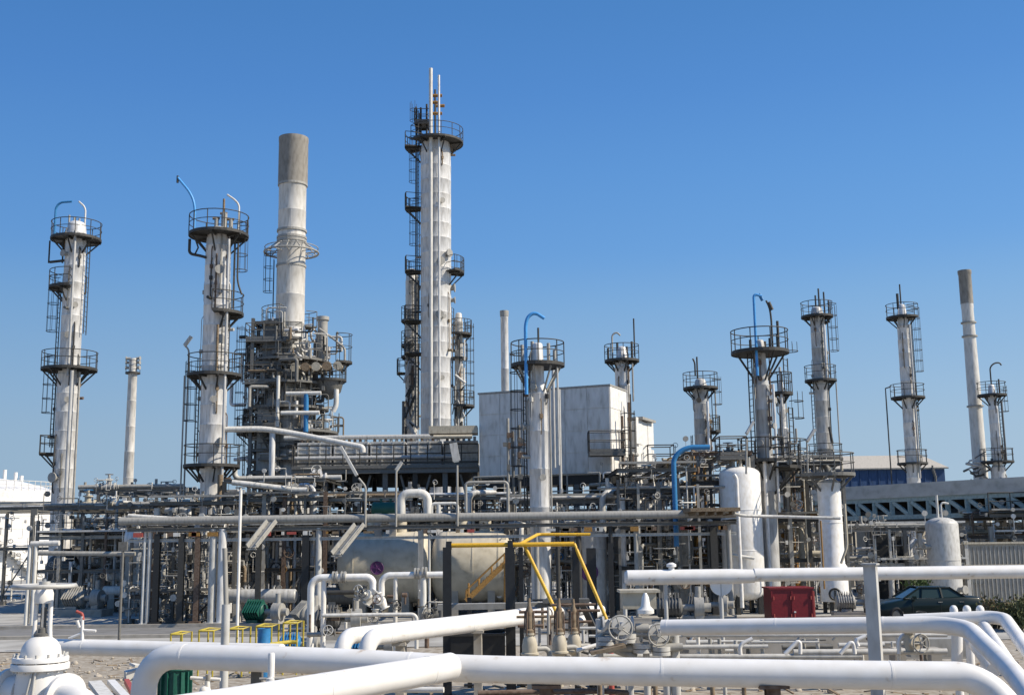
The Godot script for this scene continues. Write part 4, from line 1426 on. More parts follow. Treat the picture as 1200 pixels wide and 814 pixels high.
func columns_mid() -> void:
	var o := column("chimney", "plain thin silver chimney rising behind the left end of the furnace box", 592, 460, 84, [[368, 4.6], [372, 4.2], [620, 4.6]], "silver", [], [], {"category": "chimney", "group": "tall stacks and chimneys", "flat": true, "bands": 3.5})
	var b := B.new()
	var m := mpp(370, 84)
	b.lathe(Vector3(o.position.x, P(590, 368, 84).y, o.position.z), [[4.9 * m, -0.2], [5.2 * m, 0.0], [5.2 * m, 0.25], [4.4 * m, 0.25]], 16)
	put(b, "collar", M.grey, o)

	var d := 54.5
	o = column("process_column", "nearest slim column with wide braced crown and blue davit before the furnace box", 633, 600, d,
		[[404, 6], [428, 7], [446, 7.4], [462, 11.2], [640, 11.6]], "silver",
		[[428, 31, 0, 360, 0], [549, 1, 0, 30, 0]].slice(0, 1), [[430, 600, 196, true]], {"bands": 1.6})
	var m2 := mpp(440, d)
	b = B.new()
	b.lathe(Vector3(o.position.x, 0, o.position.z), [[11 * m2, P(630, 462, d).y], [22 * m2, P(630, 433, d).y], [25 * m2, P(630, 431, d).y]], 12)
	for k in 8:
		b = B.new()
		var th := TAU * k / 8 + 0.2
		var u := Vector3(cos(th), 0, sin(th))
		var cc := Vector3(o.position.x, 0, o.position.z)
		b.beam(cc + u * 11 * m2 + Vector3(0, P(630, 460, d).y, 0), cc + u * 27 * m2 + Vector3(0, P(630, 431, d).y, 0), 0.05, 0.09)
		put(b, "crown_brace", M.grey, o)
	side_pipe(o, d - 1.1, [[617, 462], [617, 380], [619, 370], [627, 366], [638, 373]], 2.1, "blue_pale", "davit", 0.35)
	side_pipe(o, d, [[631, 404], [631, 384]], 1.2, "steel", "vent_pipe")
	side_pipe(o, d - 0.6, [[653, 430], [653, 545]], 1.2, "grey_light", "downcomer")
	side_pipe(o, d - 0.2, [[644, 455], [644, 620]], 1.1, "grey", "downcomer")
	for k in [[612, 404, 424], [624, 400, 424], [643, 402, 424], [650, 410, 424]]: side_pipe(o, d, [[k[0], k[2]], [k[0], k[1]]], 2.0, "grey", "nozzle")
	side_pipe(o, d - 0.5, [[606, 428], [614, 446], [617, 454]], 1.1, "steel", "drain", 0.0)
	nozzles(o, o.position.x, o.position.z, [[P(630, 455, d).y, 110, 0.38, 0.1], [P(630, 500, d).y, 170, 0.42, 0.12], [P(630, 560, d).y, 80, 0.42, 0.1]])

	d = 78.0
	o = column("process_column", "short column top with an antenna rising behind the furnace box", 730, 460, d,
		[[408, 5], [420, 7], [432, 8.4], [620, 9]], "silver", [[423, 20, 0, 360, 7]], [[423, 470, 0, false]])
	side_pipe(o, d, [[718, 420], [718, 392], [723, 389], [727, 393]], 1.0, "grey", "davit", 0.3)
	side_pipe(o, d - 0.6, [[744, 418], [746, 396], [746, 373]], 0.9, "steel", "antenna", 0.0)
	for k in [[713, 408], [724, 402], [735, 406], [741, 400]]: side_pipe(o, d, [[k[0], 422], [k[0], k[1]]], 1.4, "steel", "nozzle")
	side_pipe(o, d - 0.7, [[741, 425], [739, 470]], 1.0, "grey", "downcomer")

	d = 82.0
	o = column("process_column", "pale column with one crown walkway and a small right basket, left of the blue arch pipe", 827, 600, d,
		[[446, 6], [456, 8.6], [600, 9.6], [640, 9.6]], "silver_dull", [[455, 20, 0, 360, 8], [506, 21, -40, 50, 2, 1]], [[455, 510, 10, true], [510, 600, 176, false]])
	side_pipe(o, d, [[815, 440], [815, 425], [812, 420]], 1.0, "steel", "davit", 0.2)
	side_pipe(o, d, [[818, 450], [818, 418]], 1.0, "steel", "vent_pipe")
	side_pipe(o, d - 0.5, [[838, 456], [838, 490]], 0.9, "grey", "drain")
	side_pipe(o, d - 0.8, [[829, 470], [831, 600]], 1.6, "silver", "downcomer")
	nozzles(o, o.position.x, o.position.z, [[P(820, 470, d).y, 110, 0.5, 0.12], [P(820, 495, d).y, 60, 0.5, 0.14], [P(820, 545, d).y, 90, 0.5, 0.14]], "brown")

	b = B.new()
	b.path(L([[793, 640], [793, 537], [798, 528], [808, 524], [832, 523]], 53.0), 0.118, 12, 0.6)
	tag(put(b, "blue_arch_pipe", M.blue), "bright blue arched pipe rising left of the white standing vessel", "pipe")

func columns_right() -> void:
	var d := 57.0
	var o := column("process_column", "near column with wide railed crown and tall blue davit, right of centre", 901, 620, d,
		[[400, 5], [412, 6], [440, 7.4], [452, 8.4], [540, 8.8], [545, 10.5], [640, 10.8]], "silver_dull",
		[[413, 33, 0, 360, 0], [540, 31, 60, 260, 5], [548, 40, -70, 60, 4]], [[413, 540, 168, false]], {"bands": 1.4})
	var m := mpp(430, d)
	var b: B
	for k in 7:
		b = B.new()
		var th := TAU * k / 7 + 0.3
		var u := Vector3(cos(th), 0, sin(th))
		var cc := Vector3(o.position.x, 0, o.position.z)
		b.beam(cc + u * 8 * m + Vector3(0, P(895, 446, d).y, 0), cc + u * 28 * m + Vector3(0, P(895, 416, d).y, 0), 0.05, 0.09)
		put(b, "crown_brace", M.steel, o)
	side_pipe(o, d - 1.1, [[888, 440], [887.5, 344], [893, 347]], 1.6, "blue_pale", "davit", 0.2)
	side_pipe(o, d - 0.9, [[890, 344], [894, 352]], 2.2, "blue", "pulley", 0.0)
	side_pipe(o, d - 0.4, [[906, 412], [906, 372], [902, 360], [898, 352]], 1.2, "steel", "davit", 0.3)
	side_pipe(o, d - 0.4, [[901, 354], [905, 363]], 2.2, "steel", "hoist", 0.0)
	for k in [[903, 396], [912, 392], [880, 398], [897, 400], [913, 376]]: side_pipe(o, d, [[k[0], 412], [k[0], k[1]]], 1.6, "steel", "nozzle")
	side_pipe(o, d - 0.3, [[883, 420], [884, 530]], 0.9, "grey", "drain")
	side_pipe(o, d - 0.5, [[906, 450], [907, 600]], 1.6, "silver", "downcomer")
	side_pipe(o, d - 0.9, [[896, 540], [897, 700]], 2.2, "silver", "downcomer")
	nozzles(o, o.position.x, o.position.z, [[P(895, 470, d).y, 30, 0.33, 0.1], [P(895, 500, d).y, 50, 0.33, 0.1], [P(895, 520, d).y, 120, 0.33, 0.1]])

	d = 60.5
	o = column("process_column", "thin brown-railed column with caged ladder hugging the wide-crowned column's right side", 923, 600, d,
		[[448, 2.6], [460, 3.2], [500, 3.6], [503, 6], [540, 6], [544, 4], [640, 4]], "silver", [[461, 13, -90, 190, 3, 1], [540, 26, -80, 150, 5]], [[420, 461, 40, true], [478, 540, 40, true]])
	side_pipe(o, d - 0.5, [[914, 430], [915, 540]], 1.5, "silver_dull", "downcomer")
	for k in 4: side_pipe(o, d - 0.7, [[918 + k * 4, 548], [918 + k * 4, 640]], 1.2, pick(["brown", "grey", "rust"]), "downcomer")
	side_pipe(o, d - 0.6, [[926, 520], [934, 520], [934, 502]], 1.4, "grey", "pipe", 0.2)

	d = 85.0
	o = column("process_column", "slim grey column with two close walkways, third tall column from the right edge", 971, 600, d,
		[[362, 6], [372, 8], [446, 8.2], [452, 7.6], [640, 7.6]], "silver_dull", [[371, 18, 0, 360, 7], [446, 18, 0, 360, 7], [538, 20, 0, 360, 6]], [[371, 446, 20, true], [446, 538, 170, false]])
	for k in [[957, 346], [961, 338], [967, 342], [972, 352]]: side_pipe(o, d, [[k[0], 370], [k[0], k[1]]], 1.0, "steel", "nozzle")
	side_pipe(o, d - 0.5, [[980, 448], [983, 538]], 0.8, "grey", "drain")
	side_pipe(o, d - 0.7, [[966, 380], [969, 445]], 1.4, "silver", "downcomer")
	side_pipe(o, d - 0.7, [[972, 500], [976, 520]], 1.6, "steel", "downcomer", 0.0)

	d = 95.0
	o = column("process_column", "far slim column standing in front of the blue shed", 1071, 560, d,
		[[358, 4], [370, 5.6], [382, 6.4], [545, 7.4], [620, 7.4]], "silver", [[372, 18, 20, 340, 6], [466, 19, 0, 360, 7], [543, 17, 0, 360, 5]], [[372, 466, 10, true], [466, 543, 5, false]])
	side_pipe(o, d, [[1057, 368], [1057, 333]], 0.9, "steel", "vent_pipe")
	side_pipe(o, d, [[1053, 362], [1053, 344]], 1.6, "steel", "nozzle")
	side_pipe(o, d - 0.6, [[1039, 470], [1039, 455], [1044, 453]], 0.8, "steel", "frame", 0.0)
	side_pipe(o, d - 0.6, [[1039, 470], [1044, 570]], 0.8, "steel", "drain", 0.0)
	side_pipe(o, d - 0.6, [[1066, 380], [1074, 560]], 1.2, "silver_dull", "downcomer", 0.0)

	o = column("flue_stack", "leaning-looking cream stack with dark top near the right edge", 1150, 560, 100,
		[[318, 6.8], [360, 7.0], [362, 6.6], [440, 7.4], [560, 8.2], [600, 8.4]], "silver_warm", [], [], {"category": "stack", "group": "tall stacks and chimneys", "flat": true, "bands": 0.0})
	m = mpp(330, 100)
	b = B.new()
	var cc := Vector3(o.position.x, 0, o.position.z)
	b.lathe(cc, [[7.2 * m, P(1136, 356, 100).y], [7.1 * m, P(1134, 322, 100).y], [7.7 * m, P(1134, 321, 100).y], [7.7 * m, P(1134, 317, 100).y], [5.5 * m, P(1134, 317, 100).y]], 20)
	put(b, "stack_top", M.stack_top, o)
	for y in [378, 394, 476]:
		b = B.new()
		var rr := lerpf(7.2, 8.0, (y - 360) / 120.0) * m
		b.sweep(cc + Vector3(0, P(1140, y, 100).y, 0), [[rr - 0.1, -0.06], [rr + 0.1, -0.06], [rr + 0.1, 0.06], [rr - 0.1, 0.06]], 0, 360)
		put(b, "band", M.grey, o)
	rng.seed = 6
	for k in 26:
		var y := rng.randf_range(535, 562)
		side_pipe(o, 98.5, [[rng.randf_range(1128, 1165), y], [rng.randf_range(1128, 1165), y + rng.randf_range(-8, 8)]], rng.randf_range(0.6, 1.6), pick(["grey", "silver_dull", "grey_dark", "steel"]), "pipe", 0.0)

	d = 98.0
	o = column("process_column", "rightmost thin column with ringed crown and bent davit beside the cream stack", 1171, 560, d,
		[[452, 3.4], [464, 4.6], [480, 5.2], [545, 5.4], [548, 8], [600, 8]], "silver", [[463, 16, 0, 360, 6], [541, 18, 0, 360, 5]], [[463, 512, 0, true], [512, 541, 10, false]])
	side_pipe(o, d, [[1163, 460], [1163, 430], [1166, 425], [1172, 425], [1174, 428]], 0.9, "steel", "davit", 0.25)
	side_pipe(o, d, [[1172, 460], [1172, 444]], 1.0, "steel", "nozzle")
	side_pipe(o, d - 0.5, [[1174, 470], [1175, 540]], 1.2, "grey_dark", "downcomer")

func vessels() -> void:
	# white standing vessel right of centre
	var d := 55.5
	var ax := G(874, d)
	var m := mpp(620, d)
	var o := thing("standing_vessel", "tall white standing vessel with domed top right of the blue arch pipe", "vessel", ax, "white standing vessels")
	var r := 24 * m
	var yt := P(874, 555, d).y
	var yb := 0.95
	shell(o, ax.x, ax.z, [[0.05, yb - 0.35], [r * 0.6, yb - 0.28], [r * 0.9, yb - 0.12], [r, yb + 0.1], [r, yt], [r * 0.93, yt + 0.12], [r * 0.75, yt + 0.24], [r * 0.4, yt + 0.33], [0.02, yt + 0.36]], "white", 1.9, "shell", 36)
	for k in 4:
		var b := B.new()
		var th := TAU * k / 4 + 0.6
		b.box(ax + Vector3(cos(th) * r * 0.8, (yb + 0.2) / 2, sin(th) * r * 0.8), Vector3(0.2, yb + 0.2, 0.2))
		put(b, "leg", M.steel, o)
	side_pipe(o, d - 1.25, [[870, 712], [869, 560], [860, 556]], 2.4, "white", "downcomer", 0.3)
	side_pipe(o, d - 1.1, [[853, 648], [853, 606]], 1.8, "white_old", "pipe")
	side_pipe(o, d - 1.2, [[852, 649], [884, 654]], 1.7, "white_old", "pipe", 0.2)
	for k in [[860, 540, 556], [878, 536, 552], [868, 532, 552]]: side_pipe(o, d, [[k[0], k[2]], [k[0], k[1]]], 2.2, "grey", "nozzle")
	var c := Vector3(ax.x, P(872, 534, d).y, ax.z)
	box_platform(o, c + Vector3(-0.35, 0, 0), Vector2(1.3, 1.2), 0.9, "steel_grey")

	# second: narrower, further right, with a manhole
	d = 55.0
	ax = G(980, d)
	m = mpp(620, d)
	o = thing("standing_vessel", "white standing vessel with dark top deck and low manhole, right of the red box", "vessel", ax, "white standing vessels")
	r = 13.5 * m
	yt = P(980, 566, d).y
	shell(o, ax.x, ax.z, [[16 * m, 0.55], [16 * m, P(980, 664, d).y], [r, P(980, 660, d).y], [r, yt], [r * 0.7, yt + 0.15], [0.02, yt + 0.22]], "white", 1.9, "shell", 30)
	ring_platform(o, Vector3(ax.x, P(975, 556, d).y, ax.z), 0.3, 1.25, 0, 360, 1.0, 6, "steel_grey")
	var b := B.new()
	var mp := P(973, 695, d)
	b.tube(Vector3(mp.x, mp.y, ax.z + 16 * m - 0.05), Vector3(mp.x, mp.y, ax.z + 16 * m + 0.15), 0.24, -1, 18)
	b.tube(Vector3(mp.x, mp.y, ax.z + 16 * m + 0.15), Vector3(mp.x, mp.y, ax.z + 16 * m + 0.2), 0.3, -1, 18)
	put(b, "manhole", M.grey_light, o)
	b = B.new()
	b.torus(Vector3(mp.x, mp.y, ax.z + 16 * m + 0.215), Vector3.BACK, 0.25, 0.05, 20, 6)
	b.box(Vector3(mp.x, mp.y, ax.z + 16 * m + 0.24), Vector3(0.06, 0.34, 0.05))
	put(b, "davit", M.black, o)
	for k in 4:
		b = B.new()
		var th := TAU * k / 4 + 0.6
		b.box(ax + Vector3(cos(th) * 0.5, 0.3, sin(th) * 0.5), Vector3(0.16, 0.62, 0.16))
		put(b, "leg", M.steel, o)
	side_pipe(o, d - 0.8, [[990, 590], [990, 640], [986, 660]], 1.6, "beige", "pipe", 0.2)
	side_pipe(o, d - 0.9, [[962, 610], [962, 690]], 1.0, "yellow_rust", "pipe", 0.2)

	# third: short fat one at right
	d = 60.0
	ax = G(1111, d)
	m = mpp(650, d)
	o = thing("standing_vessel", "squat pale grey standing vessel with domed head behind the dark car", "vessel", ax, "white standing vessels")
	r = 18.5 * m
	yt = P(1111, 614, d).y
	shell(o, ax.x, ax.z, [[r * 0.9, 0.0], [r * 0.9, 0.6], [r, 0.62], [r, yt], [r * 0.93, yt + 0.12], [r * 0.72, yt + 0.25], [r * 0.4, yt + 0.33], [0.02, yt + 0.36]], "grey_light", 1.66, "shell", 36)
	side_pipe(o, d, [[1100, 612], [1100, 580]], 1.6, "white_old", "nozzle")
	side_pipe(o, d - 0.6, [[1104, 606], [1104, 588], [1112, 590]], 1.1, "white_old", "pipe", 0.2)
	nozzles(o, ax.x, ax.z, [[P(1111, 690, d).y, 60, r, 0.14], [P(1111, 640, d).y, 160, r, 0.1]], "grey")

	# the two large drums in the middle
	d = 57.6
	m = mpp(665, d)
	var y := P(500, 664, d).y
	o = exchanger("left of two big weathered grey drums lying on saddles at mid plant", Vector3(P(412, 664, d).x, y, -d), Vector3(P(494, 664, d).x, y, -d), 41 * m, "drum_grey", "big grey drums on saddles", "horizontal_drum")
	valve(o, P(443, 665, d - 1.75), Vector3.RIGHT, Vector3.BACK, 0.09, "grey", "purple", 0.3)
	b = B.new()
	var pc := P(443, 665, d - 1.75)
	b.tube(pc + Vector3(0, 0, 0.45), pc + Vector3(0, 0, 0.5), 0.3, -1, 18)
	put(b, "purple_disc", M.purple, o)
	o = exchanger("right of two big grey drums on saddles, seen through the yellow-railed frame", Vector3(P(520, 664, d).x, y, -d), Vector3(P(590, 664, d).x, y, -d), 41 * m, "drum_grey", "big grey drums on saddles", "horizontal_drum")
	# standing exchanger with purple disc
	o = column("standing_exchanger", "short pale lilac-grey upright exchanger with a purple disc under the front header", 697, 690, 56, [[622, 14], [700, 14]], "grey_light", [], [], {"category": "vessel", "group": ""})
	b = B.new()
	pc = P(690, 670, 56)
	pc.z = o.position.z + 14 * mpp(670, 56)
	b.tube(pc, pc + Vector3(0, 0, 0.12), 0.42, -1, 20)
	put(b, "purple_disc", M.purple, o)
	# blue-grey standing column under the arch pipe
	o = column("standing_exchanger", "smooth slate-grey upright exchanger directly below the blue arch pipe", 801, 690, 56, [[606, 10.5], [664, 10.5], [668, 8], [700, 8]], "grey", [], [], {"category": "vessel", "group": ""})
	# exchangers at left
	d = 66.0
	exchanger("dark horizontal exchanger lying behind the leftmost rack columns", P(118, 632, d), P(160, 632, d), 15 * mpp(632, d), "grey_dark", "horizontal exchangers in the racks")
	o = exchanger("pale banded exchanger end poking out beside the white pipe pair at left", P(152, 631, 63), P(166, 631, 63), 14 * mpp(632, 63), "silver", "horizontal exchangers in the racks")
	exchanger("low horizontal silver exchanger between the two dark columns at left", P(262, 698, 54), P(345, 698, 54), 8 * mpp(698, 54), "silver_dull", "horizontal exchangers in the racks")
	exchanger("horizontal dark exchanger resting below the left drum's end", P(380, 698, 57), P(430, 698, 57), 10 * mpp(698, 57), "grey_dark", "horizontal exchangers in the racks")
	exchanger("pale exchanger pair's upper shell low beside the left rack", P(126, 676, 64), P(168, 676, 64), 5.5 * mpp(676, 64), "white_old", "horizontal exchangers in the racks")
	exchanger("pale exchanger pair's lower shell low beside the left rack", P(122, 692, 63), P(168, 692, 63), 5.5 * mpp(692, 63), "white_old", "horizontal exchangers in the racks")
	exchanger("teal-green horizontal drum on the deck behind the white inverted-U pipe", P(438, 596, 57), P(466, 596, 57), 8 * mpp(596, 57), "green", "horizontal exchangers in the racks")
	# big square-fronted dark vessel at left under the column
	exchanger("squat dark horizontal drum at the foot of the leftmost column", P(62, 668, 67), P(84, 668, 67), 17 * mpp(668, 67), "grey_dark", "horizontal exchangers in the racks")

	# red box
	var p0 := G(905, 48.5)
	var p1 := G(955, 48.5)
	var hh := P(930, 690, 48.5).y
	o = thing("red_container", "dark red metal box standing right of the tall white vessel", "container", (p0 + p1) / 2)
	b = B.new()
	b.box((p0 + p1) / 2 + Vector3(0, (hh + 0.1) / 2, -0.7), Vector3(p1.x - p0.x, hh - 0.1, 1.4))
	put(b, "body", M.red, o)
	b = B.new()
	b.box((p0 + p1) / 2 + Vector3(0, hh + 0.03, -0.7), Vector3(p1.x - p0.x + 0.1, 0.06, 1.5))
	put(b, "lid", M.red, o)
	b = B.new()
	b.box(p1 + Vector3(0.04, hh * 0.5, -0.7), Vector3(0.06, hh - 0.2, 1.36))
	put(b, "end_panel", M.red_pale, o)
	for k in 3:
		b = B.new()
		b.box(p0.lerp(p1, 0.02 + k * 0.48) + Vector3(0, hh / 2, 0.02), Vector3(0.06, hh - 0.14, 0.04))
		put(b, "rib", M.red, o)
	b = B.new()
	b.box(p0.lerp(p1, 0.55) + Vector3(0, hh * 0.35, 0.04), Vector3(0.08, 0.06, 0.06))
	put(b, "latch", M.white_old, o)
	for k in 4:
		b = B.new()
		var hp := p0.lerp(p1, [0.06, 0.46, 0.54, 0.94][k])
		b.tube(hp + Vector3(0, hh * 0.7, 0.05), hp + Vector3(0, hh * 0.8, 0.05), 0.025, -1, 8)
		b.tube(hp + Vector3(0, hh * 0.2, 0.05), hp + Vector3(0, hh * 0.3, 0.05), 0.025, -1, 8)
		stuff(put(b, "hinges", M.red_pale, o))
	b = B.new()
	for k in 2: b.box(p0.lerp(p1, 0.15 + 0.7 * k) + Vector3(0, 0.06, -0.7), Vector3(0.15, 0.12, 1.4))
	stuff(put(b, "skids", M.steel, o))

	# grey corrugated skid wall at right
	p0 = G(1134, 62)
	p1 = G(1260, 62)
	hh = P(1170, 637, 62).y
	o = thing("corrugated_tank", "long grey corrugated box tank at the right edge below the bridge", "tank", (p0 + p1) / 2)
	b = B.new()
	b.box((p0 + p1) / 2 + Vector3(0, hh / 2, -1.5), Vector3(p1.x - p0.x, hh, 3))
	put(b, "wall", M.grey, o)
	for k in 26:
		b = B.new()
		b.box(p0.lerp(p1, (k + 0.5) / 26.0) + Vector3(0, hh / 2, 0.05), Vector3(0.05, hh - 0.3, 0.05))
		put(b, "rib", M.grey, o)
	for yy in [hh + 0.05, hh * 0.63]:
		b = B.new()
		b.box((p0 + p1) / 2 + Vector3(0, yy, 0.06), Vector3(p1.x - p0.x + 0.1, 0.1, 0.2))
		put(b, "rail", M.beige, o)

func racks() -> void:
	rack("sparse left pipe rack before the white tank and leftmost column", -60, 96, 72, 80, [3.4, 5.9], 6, 1, 4, 1, -1, "steel_grey", [], 3.0)
	rack("dark left rack bay between the leftmost and second columns", 92, 215, 63, 76, [2.2, 4.0, 5.6], 6, 6, 18, 2, 1)
	rack("raised back rack with railings left of the second column", 118, 226, 78, 88, [4.0, 5.8, 7.2], 6, 6, 14, 3, -1, "steel_grey")
	rack("rack bay directly below the second column's lowest walkway", 205, 300, 58, 68, [2.3, 4.2, 5.6], 5, 6, 18, 4, 1)
	rack("rack bay below the fired heater", 290, 400, 60, 72, [2.2, 4.2, 5.8, 6.8], 6, 6, 20, 5, 1)
	rack("rack bay beneath the air cooler behind the left drum", 395, 500, 61, 74, [2.2, 4.4, 5.8], 6, 6, 14, 6, 1)
	rack("rack bay beneath the air cooler behind the right drum", 495, 600, 61, 74, [2.2, 4.4, 5.8], 6, 6, 14, 7, 1)
	rack("rack bay beneath the grey furnace box", 595, 720, 57, 61, [2.2, 4.2, 5.4], 6, 6, 16, 8)
	rack("rack bay between furnace box and blue arch pipe", 715, 800, 55, 68, [2.2, 4.1, 5.8, 6.8], 5, 6, 18, 9, 1)
	rack("brown rack bay behind the blue arch pipe", 790, 858, 56, 70, [2.2, 4.2, 6.2, 7.6], 4, 8, 26, 10, -1, "steel", ["brown", "yellow_rust", "rust", "grey", "silver_dull", "beige", "grey_dark"])
	rack("rack bay behind the wide-crowned column", 880, 960, 58, 70, [2.4, 4.4, 6.2, 7.2], 5, 8, 28, 11, -1, "steel", ["brown", "yellow_rust", "silver", "grey", "silver_dull", "beige", "grey_dark", "white_old"])
	rack("pale framed bay under the bridge with dark doorways", 992, 1090, 62, 74, [2.0, 3.9], 7, 4, 12, 13, -1, "grey_light", ["white_old", "grey_light", "grey", "silver"])
	rack("rack bay at the far right under the truss bridge", 1128, 1250, 66, 76, [3.4, 4.6], 6, 7, 10, 14, 1, "steel", ["rust", "beige", "white_old", "brown", "grey"])
	rack("small rack of rusty pipes behind the second column's foot", 165, 262, 53.5, 57, [1.2, 4.35], 5, 3, 10, 15)
	# dark screens that fill the doorways of the pale framed bay
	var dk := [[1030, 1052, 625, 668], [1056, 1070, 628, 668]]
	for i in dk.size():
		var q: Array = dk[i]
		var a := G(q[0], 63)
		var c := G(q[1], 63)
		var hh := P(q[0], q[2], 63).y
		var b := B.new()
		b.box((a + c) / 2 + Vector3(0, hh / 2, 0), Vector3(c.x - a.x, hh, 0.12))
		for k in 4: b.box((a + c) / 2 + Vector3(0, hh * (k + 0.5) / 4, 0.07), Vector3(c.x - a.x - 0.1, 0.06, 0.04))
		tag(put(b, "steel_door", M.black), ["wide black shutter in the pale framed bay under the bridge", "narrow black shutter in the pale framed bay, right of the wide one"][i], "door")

func front_header() -> void:
	# the long pipe shelf that runs across the middle of the picture
	var d := 52.0
	var y := P(515, 606, d).y
	var x0 := P(150, 612, d).x
	var x1 := P(862, 600, d).x
	var o := thing("pipe_rack", "long front pipe shelf crossing the middle of the plant on grey posts", "pipe rack", Vector3((x0 + x1) / 2, 0, -d), "steel pipe racks of the process units")
	var b := B.new()
	for z in [-d + 0.1, -d - 3.0]:
		b.ibeam(Vector3(x0, y - 0.40, z), Vector3(x1, y - 0.40, z), 0.16, 0.16)
	put(b, "beam", M.steel_grey, o)
	b = B.new()
	b.ibeam(Vector3(x0, y - 0.88, -d), Vector3(x1, y - 0.88, -d), 0.12, 0.13)
	put(b, "beam", M.grey_light, o)
	for k in [[172, "grey_light", 0.1], [166, "white_old", 0.07], [181, "black", 0.16], [210, "steel", 0.16], [229, "rust", 0.14], [247, "grey_light", 0.17], [258, "silver", 0.19], [301, "steel", 0.14], [357, "black", 0.2], [372, "grey_light", 0.14], [493, "grey", 0.15], [503, "grey_light", 0.06], [630, "grey", 0.12], [655, "steel", 0.1], [680, "steel", 0.12], [718, "black", 0.1], [748, "grey", 0.1], [840, "steel", 0.2], [858, "grey", 0.12]]:
		b = B.new()
		var g := G(k[0], d)
		if k[2] > 0.13 and k[1] in ["black", "steel", "rust", "grey"]:
			b.ibeam(g, Vector3(g.x, y - 0.58, g.z), k[2] * 1.6, k[2] * 1.6)
			b.box(g + Vector3(0, 0.1, 0), Vector3(0.5, 0.2, 0.5))
		else:
			b.tube(g, Vector3(g.x, y - 0.4, g.z), k[2], -1, 10)
			b.tube(g, g + Vector3(0, 0.15, 0), k[2] * 1.9, -1, 10)
		put(b, "column", M[k[1]], o)
	for k in 13:
		b = B.new()
		b.ibeam(Vector3(lerpf(x0, x1, k / 12.0), y - 0.3, -d + 0.2), Vector3(lerpf(x0, x1, k / 12.0), y - 0.3, -d - 3.1), 0.14, 0.14)
		put(b, "cross_beam", M.steel_grey, o)
	rng.seed = 40
	for k in 40:   # pipe shoes and clamps seen as coloured bits between the beams
		b = B.new()
		b.box(Vector3(lerpf(x0, x1, rng.randf()), y - 0.62, -d + 0.12), Vector3(rng.randf_range(0.12, 0.5), rng.randf_range(0.1, 0.22), 0.14))
		put(b, "pipe_shoe", M[pick(["brown", "rust", "yellow_rust", "white_old", "red_pale", "grey_light"])], o)
	b = B.new()
	b.path([Vector3(x0 - 0.4, y, -d), Vector3(x1, y, -d)], 0.19, 14)
	tag(put(b, "header_pipe", M.grey), "long pale grey header pipe lying along the front of the pipe shelf", "pipe", "")
	b = B.new()
	b.path([Vector3(x0 + 1.4, y + 0.02, -d - 1.6), Vector3(x1 - 2, y + 0.02, -d - 1.6)], 0.16, 10)
	tag(put(b, "header_pipe", M.silver_dull), "thinner dull header pipe lying just behind the front one on the shelf", "pipe")
	b = B.new()
	b.path([P(150, 604, d), P(196, 607, d), P(232, 609, d)], 0.09, 10)
	tag(put(b, "header_pipe", M.white_old), "short pale pipe laid on the left end of the pipe shelf", "pipe")
	# deck that widens at the right end with a white sloping edge
	b = B.new()
	var q0 := P(800, 601, d)
	var q1 := P(866, 603, d - 2)
	b.box(Vector3((q0.x + q1.x) / 2, y + 0.14, -d + 0.6), Vector3(q1.x - q0.x, 0.16, 3.6))
	for k in 5: b.box(Vector3(lerpf(q0.x + 0.3, q1.x - 0.3, k / 4.0), y - 0.02, -d + 0.6), Vector3(0.1, 0.14, 3.5))
	tag(put(b, "grating_deck", M.brown), "brown grating deck at the right end of the pipe shelf", "deck")
	b = B.new()
	b.path([P(845, 597, d - 1.5), P(868, 604, d - 1.5), P(905, 605, d - 1), P(985, 607, d - 1)], 0.075, 10, 0.3)
	tag(put(b, "guide_pipe", M.grey_light), "thin grey pipe running right from the brown grating deck", "pipe")
	b = B.new()
	b.path(L([[700, 572], [760, 573], [862, 574]], 55.0), 0.06, 8)
	tag(put(b, "guide_pipe", M.grey), "thin level pipe above the shelf left of the blue arch", "pipe")
	# inverted U pipes standing on the shelf
	b = B.new()
	b.path(L([[470, 607], [470, 578], [501, 578], [501, 607]], 52.8), 0.20, 14, 0.38)
	tag(put(b, "loop_pipe", M.white_old), "thick white inverted-U pipe standing on the pipe shelf", "pipe")
	b = B.new()
	b.path(L([[506, 607], [506, 590], [536, 590], [536, 607]], 52.8), 0.075, 10, 0.15)
	b.path(L([[514, 607], [514, 591]], 52.8), 0.1, 10, 0.15)
	tag(put(b, "loop_pipe", M.white_old), "thin white inverted-U pipe right of the thick one", "pipe")
	b = B.new()
	b.path(L([[546, 600], [547, 566], [552, 565], [595, 566], [598, 600]], 53.0), 0.07, 10, 0.2)
	tag(put(b, "loop_pipe", M.grey), "wide grey inverted-U pipe below the furnace box's left end", "pipe")
	# lamps
	var base := Vector3(0, y - 0.3, 0)
	var L1 := P(428, 606, 51.8)
	lamp("work lamp tilted over a bent pole before the air cooler", Vector3(L1.x, y - 0.4, L1.z), [Vector3(L1.x, P(428, 570, 51.8).y, L1.z), P(420, 560, 51.8)], P(418, 557, 51.8), P(399, 523, 51.8))
	L1 = P(464, 606, 51.8)
	lamp("small work lamp on a straight pole left of the thick inverted-U pipe", Vector3(L1.x, y - 0.4, L1.z), [Vector3(L1.x, P(464, 552, 51.8).y, L1.z)], P(464, 551, 51.8), P(471, 541, 51.8))
	L1 = P(536, 606, 51.8)
	lamp("tall work lamp leaning left beside the furnace box's left edge", Vector3(L1.x, y - 0.4, L1.z), [Vector3(L1.x, P(536, 545, 51.8).y, L1.z)], P(535, 540, 51.8), P(531, 519, 51.8))
	L1 = P(223, 560, 63)
	lamp("work lamp on a tall pole at the second column's left", Vector3(P(213, 640, 63).x, 4.4, -63), [Vector3(P(213, 640, 63).x, P(213, 410, 63).y, -63), P(216, 404, 63)], P(216, 405, 63), P(224, 394, 63))
